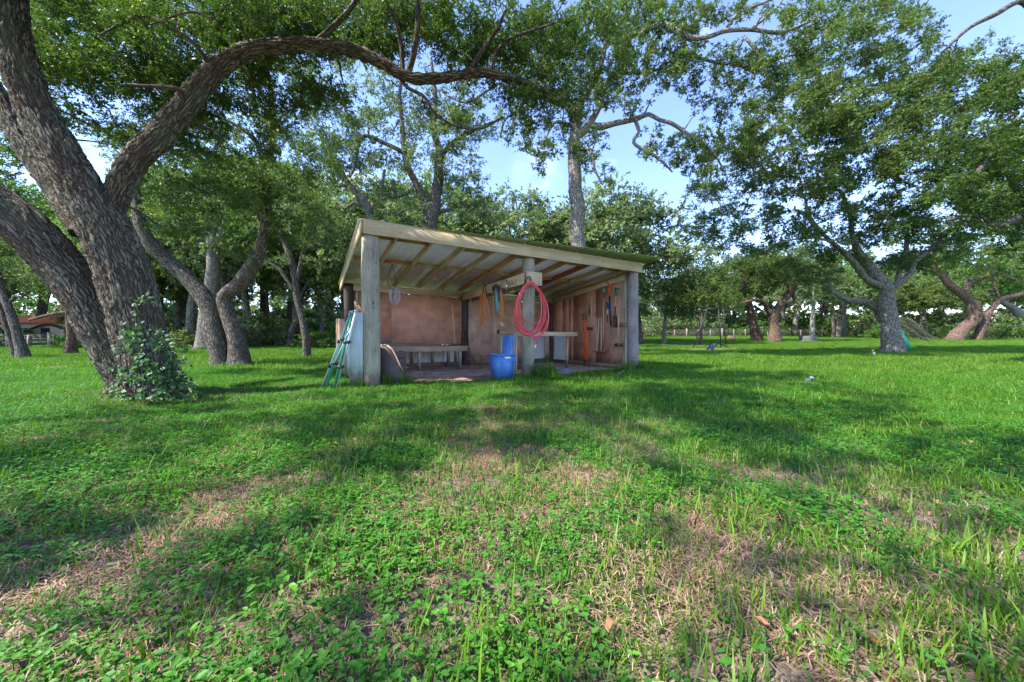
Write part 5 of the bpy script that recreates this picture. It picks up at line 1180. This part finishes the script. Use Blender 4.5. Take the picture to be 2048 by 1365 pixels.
mb.add(V, [(0, 3, 2, 1), (0, 1, 5, 4), (1, 2, 5), (2, 3, 4, 5), (3, 0, 4)]); rf = mb.build('roof', 'house_roof', o)
for k in range(10): MB().beam((-wd / 2 - .4 + k * 0, -3.4 + .3 * k, 2.9 + .155 * k), (wd / 2 + .4 - .2 * k, -3.4 + .3 * k, 2.9 + .155 * k), .06, .03).build('tile_row', 'house_roof', rf)
pts = [(a1 + (a2 - a1) * t, -3.0, 1.85 + .75 * math.sin(math.pi * t)) for t in np.linspace(0, 1, 12)]
MB().tube(pts, .16, 8).build('arch', 'house_dark', o, smooth=True)
for x in (a1, a2): MB().beam((x, -3.0, 0), (x, -3.0, 1.9), .3, .3, up=(1, 0, 0)).build('porch_post', 'house_wall', o)
w_ = MB().box((a1 - .9, -2.75, 1.5), (1.0, .1, 1.2)).build('window', 'house_blue', o); MB().box((a1 + 1.3, -2.74, 1.1), (.9, .08, 2.0)).build('door', 'house_dark', o)

HO.scale = (1, 1, .68)
# wire fences
def fence(label, pts, n, hgt=1.15, wires=5):
    P = [gp(*p) for p in pts]; o = thing('wire_fence', label, 'fence', P[0])
    for k in range(n):
        c = P[0].lerp(P[1], k / (n - 1)); c.z = float(gz(c.x, c.y)); r_ = .07 if k % 3 else .11
        MB().tube([c - P[0] + V3(0, 0, -.2), c - P[0] + V3(.02 * math.sin(k), 0, hgt + .1 * math.sin(k * 2.3))], r_, 8).build('post', 'grey_board', o)
    for w in range(wires):
        q_ = []
        for k in range(n): c = P[0].lerp(P[1], k / (n - 1)); c.z = float(gz(c.x, c.y)) + .15 + w * (hgt - .25) / (wires - 1); q_.append(c - P[0])
        MB().tube(q_, .012, 4).build('wire', 'wire', o)
    mb = MB()
    for k in range(n * 14): 
        c = P[0].lerp(P[1], k / (n * 14 - 1)); c.z = float(gz(c.x, c.y)); mb.beam(c - P[0] + V3(0, 0, .1), c - P[0] + V3(0, 0, hgt - .1), .010, .010, up=(1, 0, 0))
    mb.build('mesh_wires', 'wire', o)
fence('wire fence on pale posts beyond the two reddish trunks', ((1300, 674.5), (1665, 673.5)), 17)
fence('wire fence along the wood edge behind the oaks on the left', ((-30, 697), (690, 692.5)), 19, 1.0, 4)

# swing frame
y = gy(1385, 697); o = thing('swing_frame', 'thin black metal swing frame standing on the lawn left of the reddish trunks', 'swing frame', gp(1390, 697)); base = o.location.copy()
def Q(px, py, d=0): return at(px, py, y + d) - base
for nm, pts, r_ in (('leg', ((1415, 617, 0), (1386, 699, 0)), .032), ('leg', ((1437, 617, 0), (1442, 695, .2)), .035), ('leg', ((1446, 617, 1), (1452, 690, 1.4)), .028), ('leg', ((1416, 618, 1), (1395, 668, 1.3)), .02),
                    ('top_bar', ((1414, 617.5, 0), (1452, 617.5, 0)), .04), ('mast', ((1434, 617, 0), (1433.5, 605, 0)), .03), ('brace', ((1397, 673, 0), (1424, 652, .2)), .015), ('brace', ((1409, 640, 0), (1439, 671, .2)), .014), ('hanger', ((1418, 627, .3), (1432, 630, .3)), .02), ('hanger', ((1414, 618, .2), (1418, 627, .3)), .02), ('pin', ((1394, 658, 0), (1394, 675, 0)), .02)):
    MB().tube([Q(*pts[0]), Q(*pts[1])], r_, 7).build(nm, 'black_iron', o, smooth=True)
# black lounge-like object
y = gy(1420, 703); o = thing('reclining_lounger', 'dark blue tilted seat with thin bent arms below the swing frame', 'seat', gp(1420, 708)); base = o.location.copy()
MB().beam(Q(1409, 708), Q(1430, 688.5), .5, .13, up=(0, 0, 1), ch=.3).build('seat', 'tool_navy', o)
MB().tube([Q(*c) for c in ((1426, 690), (1431, 687), (1438, 688), (1448, 691), (1457, 695))], .035, 7).build('arm', 'black_iron', o, smooth=True)
MB().tube([Q(1421, 696), Q(1416, 685)], .025, 7).build('prong', 'black_iron', o, smooth=True)
MB().tube([Q(1411, 706), Q(1400, 716), Q(1388, 726, -1.0)], .03, 7).build('foot', 'galv', o, smooth=True)
# stump, concrete block, small lawn markers, green net
p = gp(1463, 679); o = thing('tree_stump', 'small cut tree stump on the dry grass near the fence', 'stump', p)
MB().tube([(0, 0, -.1), (0, 0, .1), (.03, 0, .42)], [.5, .42, .38], 12, True, wob=.2).build('stump', 'bark_red', o)
p = gp(1616, 684); o = thing('concrete_trough', 'low mossy concrete trough right of the two reddish trunks', 'trough', p)
MB().box((0, .4, .3), (1.1, .06, .62), ch=.02).box((0, -.3, .28), (1.1, .08, .58)).box((-.52, .05, .28), (.08, .62, .56)).box((.52, .05, .28), (.08, .62, .56)).build('basin', 'concrete', o); MB().box((0, .05, .08), (1.3, .9, .14)).build('plinth', 'concrete', o)
p = gp(1748, 714); o = thing('lawn_sprinkler', 'small upright grey stake in the sunny lawn in front of the thick pale oak', 'stake', p)
MB().tube([(0, 0, -.03), (.01, 0, .14), (-.03, 0, .25)], [.035, .045, .05], 9).build('stake', 'galv', o, smooth=True); MB().tube([(-.03, 0, .25), (-.08, 0, .31)], [.06, .03], 8).build('head', 'concrete', o, smooth=True)
p = gp(1612, 768); o = thing('tilted_pipe', 'short grey green pipe sticking up at a slant from the sunny lawn', 'pipe', p)
MB().tube([(-.08, 0, -.02), (.0, 0, .05), (.10, 0, .11)], [.025, .04, .04], 10).build('pipe', 'concrete', o, smooth=True); MB().tube([(.10, 0, .11), (.14, 0, .14)], [.05, .045], 10).build('cap', 'galv', o, smooth=True)
p = gp(1815, 700); y = p.y; o = thing('green_net', 'bright green folded net slung down beside the thick pale oak', 'net', p); base = o.location.copy()
for k in range(7): MB().tube([Q(1797 + k * 1.3, 655 + k, .1 * k), Q(1803 + k * 1.6, 672 + k, .05 * k), Q(1811 + k * 1.5, 689 + k * .4), Q(1818 + k * 1.3, 702 + .5 * (k % 2))], [.03, .06, .055, .03], 6).build('fold', 'jade', o, smooth=True)
o = thing('brush_pile', 'bare grey twigs piled behind the thick pale oak', 'brush pile', gp(1840, 686)); base = o.location.copy(); y = base.y + 1; rs = np.random.RandomState(4); mb = MB()
for k in range(46): a_ = (1795 + rs.uniform(0, 30), 640 + rs.uniform(-8, 22)); mb.tube([Q(*a_, rs.uniform(0, 1)), Q(a_[0] + 20, a_[1] + 14 + rs.uniform(-4, 4), rs.uniform(0, 1)), Q(a_[0] + rs.uniform(35, 60), 684 + rs.uniform(-8, 4), rs.uniform(0, 1))], [.03, .022, .01], 4, False)
mb.build('twigs', 'bark_pale', o)

# ================================================================== GRASS, WEEDS, STRAW  (instanced patches)
SRC = bpy.data.collections.new('patch_sources')
def blade_mesh(name, n, rad, h0, h1, w, mat, rs, lean=.45, flat=False, segs=2):
    V = []; q = []; lv = []
    for k in range(n):
        a = rs.uniform(0, 6.28); r = math.sqrt(rs.rand()) * rad; x, y_ = r * math.cos(a), r * math.sin(a)
        b = rs.uniform(0, 6.28); h = rs.uniform(h0, h1); ln = rs.uniform(.1, 1) * lean; c = rs.rand(); ww = w * rs.uniform(.6, 1.3)
        sx, sy = math.cos(b + 1.57) * ww / 2, math.sin(b + 1.57) * ww / 2; i0 = len(V)
        for s_ in range(segs + 1):
            t_ = s_ / segs
            if flat: px_, pz = h * t_, .006 + .016 * c + .02 * math.sin(t_ * 3.1) * ln
            else: px_, pz = h * ln * t_ ** 1.7, h * (t_ - .30 * ln * t_ * t_)
            tw = (1 - .85 * t_ ** 1.5) if not flat else (1 - .3 * abs(2 * t_ - 1))
            cx_, cy_ = x + math.cos(b + .6 * t_ * (ln if flat else .3)) * px_, y_ + math.sin(b + .6 * t_ * (ln if flat else .3)) * px_
            V += [(cx_ - sx * tw, cy_ - sy * tw, pz), (cx_ + sx * tw, cy_ + sy * tw, pz)]; lv += [c, c]
        for s_ in range(segs): q.append((i0 + 2 * s_, i0 + 2 * s_ + 1, i0 + 2 * s_ + 3, i0 + 2 * s_ + 2))
    me = mesh_np(name, V, [k for f in q for k in f], np.arange(len(q)) * 4, np.full(len(q), 4), M(mat), {'lv': ('FLOAT', lv)}); return me
def weed_mesh(name, n, rad, rs, s0=.018, s1=.038):
    V = []; q = []; lv = []
    for k in range(n):
        a = rs.uniform(0, 6.28); r = math.sqrt(rs.rand()) * rad; hx_ = rs.uniform(.015, .055); c = rs.rand() * .8
        for l in range(rs.choice([3, 3, 4, 5])):
            b = rs.uniform(0, 6.28); L_ = rs.uniform(s0, s1); W_ = L_ * rs.uniform(.55, .8); tl = rs.uniform(-.3, .35)
            o_ = Vector((r * math.cos(a), r * math.sin(a), hx_ + rs.uniform(-.01, .01))); d = Vector((math.cos(b), math.sin(b), tl)); s_ = Vector((-math.sin(b), math.cos(b), rs.uniform(-.25, .25)))
            i0 = len(V); up = Vector((0, 0, .15 * W_))
            V += [o_ + d * .15 * L_, o_ + d * .4 * L_ + s_ * W_ * .42 + up, o_ + d * .8 * L_ + s_ * W_ * .36 + up, o_ + d * 1.15 * L_, o_ + d * .8 * L_ - s_ * W_ * .36 + up, o_ + d * .4 * L_ - s_ * W_ * .42 + up]
            q += [(i0, i0 + 1, i0 + 2, i0 + 3), (i0, i0 + 3, i0 + 4, i0 + 5)]; cc = min(1, c + rs.uniform(0, .2)); lv += [cc] * 6
    return mesh_np(name, [tuple(v) for v in V], [k for f in q for k in f], np.arange(len(q)) * 4, np.full(len(q), 4), M('weed_leaf'), {'lv': ('FLOAT', lv)})
def source_col(name, meshes):
    c = bpy.data.collections.new(name)
    for i, me in enumerate(meshes): o = bpy.data.objects.new(name, me); c.objects.link(o)
    return c
def scatter(name, label, cat, X, Y, Z, scale, col, rs):
    n = len(X); rot = np.zeros((n, 3)); rot[:, 2] = rs.uniform(0, 6.28, n); rot[:, 0] = rs.normal(size=n) * .05
    return tag(inst_points(name, np.stack([X, Y, Z], -1), scale, rot, col), label, cat, kind='stuff')
rg = np.random.RandomState(99)
def wedge(y0, y1, dens, m=1.12):
    n = int(dens * 1.463 * m * (y1 * y1 - y0 * y0) / 1.0); Y = np.sqrt(rg.uniform(y0 * y0, y1 * y1, n)); X = rg.uniform(-1, 1, n) * 1.463 * m * Y
    return X, Y
def off_house(X, Y): return ~in_shed(X, Y, -.02) & (np.hypot(X - b0.x, Y - b0.y) > .55)
GR = source_col('grass_patch', [blade_mesh('grass_patch', 62, .20, .025, .07, .0055, 'grass_blade', rg, .9) for _ in range(4)] + [blade_mesh('grass_patch', 24, .15, .06, .14, .009, 'grass_blade', rg, .8) for _ in range(2)])
GT = source_col('tall_grass_patch', [blade_mesh('tall_grass_patch', 75, .22, .05, .13, .010, 'grass_blade', rg, .6) for _ in range(5)])
WE = source_col('weed_patch', [weed_mesh('weed_patch', 26, .20, rg, .010, .026) for _ in range(5)])
ST = source_col('straw_patch', [blade_mesh('straw_patch', 130, .20, .02, .075, .0034, 'straw', rg, .9, True, 3) for _ in range(5)])
LI = source_col('fallen_leaf', [blade_mesh('fallen_leaf', 1, .01, .04, .06, .026, 'litter', rg, .8, True, 2) for _ in range(4)])
XX, YY, SS = [], [], []
for (y0, y1, d, s_) in ((.7, 5, 75, 1.0), (5, 10, 50, 1.15), (10, 20, 20, 1.5)):
    X, Y = wedge(y0, y1, d); dr = dryness(X, Y); k = (rg.rand(len(X)) < np.clip(2.0 - 1.95 * dr, .2, 1)) & off_house(X, Y) & (bare(X, Y) < .5 + .4 * rg.rand(len(X)))
    XX.append(X[k]); YY.append(Y[k]); SS.append(s_ * rg.uniform(.7, 1.25, k.sum()))
X, Y, S = map(np.concatenate, (XX, YY, SS)); scatter('short_grass', 'short green grass mixed with weeds over the near lawn', 'grass', X, Y, gz(X, Y), S, GR, rg)
XX, YY, SS = [], [], []
for (y0, y1, d, s_) in ((.8, 8, 38, .68), (8, 16, 26, .95), (16, 30, 18, 1.1), (30, 58, 7, 1.35)):
    X, Y = wedge(y0, y1, d); right = np.clip((X - 1.6 + .45 * (Y - 5)) / 4.0, 0, 1)
    if y0 > 9: right = np.maximum(right, .75)
    k = (rg.rand(len(X)) < right * np.clip(1.35 - dryness(X, Y), .1, 1)) & off_house(X, Y) & (bare(X, Y) < .35 + .3 * rg.rand(len(X)))
    XX.append(X[k]); YY.append(Y[k]); SS.append(s_ * rg.uniform(.7, 1.2, k.sum()))
X, Y, S = map(np.concatenate, (XX, YY, SS)); scatter('long_grass', 'longer bright grass covering the sunny lawn on the right and far away', 'grass', X, Y, gz(X, Y), S, GT, rg)
X, Y = wedge(.7, 11, 85); dens = fbm(X + 7, Y + 3, .38) + .16 * np.clip(-X / 3, -.6, 1) - .35 * (dryness(X, Y) - .5); k = (dens + rg.normal(size=len(X)) * .07 > .47) & off_house(X, Y)
scatter('ground_weeds', 'low round leaved weeds growing in drifts through the near grass', 'weeds', X[k], Y[k], gz(X[k], Y[k]), rg.uniform(.75, 1.35, k.sum()), WE, rg)
X, Y = wedge(.7, 9, 50); k = (dryness(X, Y) + rg.normal(size=len(X)) * .15 > .56) & off_house(X, Y)
scatter('dry_straw', 'dry tan grass clippings lying in patches on the lawn', 'straw', X[k], Y[k], gz(X[k], Y[k]), rg.uniform(.8, 1.25, k.sum()), ST, rg)
X, Y = wedge(.7, 8, 4.5); k = off_house(X, Y); X, Y = X[k], Y[k]
Xb = np.concatenate([X, rg.normal(size=500) * 3.2 + 13.5, rg.normal(size=250) * 1.0 - 5.2]); Yb = np.concatenate([Y, rg.normal(size=500) * .6 + 22.5, rg.normal(size=250) * .3 + 5.9])
scatter('fallen_leaves', 'scattered brown fallen oak leaves on the grass', 'fallen leaves', Xb, Yb, gz(Xb, Yb) + .012, rg.uniform(.6, 1.3, len(Xb)), LI, rg)
# straw and chips on the shed floor at its front edge
n = 260; A = rg.uniform(.7, 3.6, n); B = rg.uniform(-.1, .55, n); Xs = SO.x + A * ct - B * st_; Ys = SO.y + A * st_ + B * ct
scatter('floor_straw', 'pale straw scattered on the dirt along the open front of the shed', 'straw', Xs, Ys, np.full(n, .03), rg.uniform(.4, .8, n), ST, rg)
# tall clumps at the posts
TG = [blade_mesh('blades', 130, .17, .16, .46, .018, 'grass_blade', rg, 1.1, False, 4) for _ in range(3)]
for i, (px, py, s_, lab) in enumerate(((776, 772, .75, 'grass clump right of the front left post'), (812, 770, .75, 'grass clump in front of the curved slab'), (1078, 756, 1.1, 'tall grass clump touching the right side of the centre post'), (1098, 752, 1.2, 'tallest grass clump between the centre post and the rock'), (1112, 762, .8, 'grass clump in front of the rock'), (1256, 744, 1.0, 'grass clump at the foot of the right post'), (1236, 748, .8, 'grass clump left of the right post by the pale stick'), (1284, 742, .9, 'grass clump just right of the right post'),
                                   (722, 778, .6, 'grass clump at the blue corner board'), (1155, 757, .7, 'thin grass clump in front of the digger blade'), (1040, 762, .6, 'low grass clump between the blue bin and centre post'), (690, 776, .5, 'grass clump between the canopy frame and blue board'))):
    p = gp(px, py); o = thing('grass_clump', lab, 'grass clump', p, i * 1.3, 'tall grass clumps at the shed posts'); c = link('blades', TG[i % 3], o); o.scale = (s_, s_, s_)
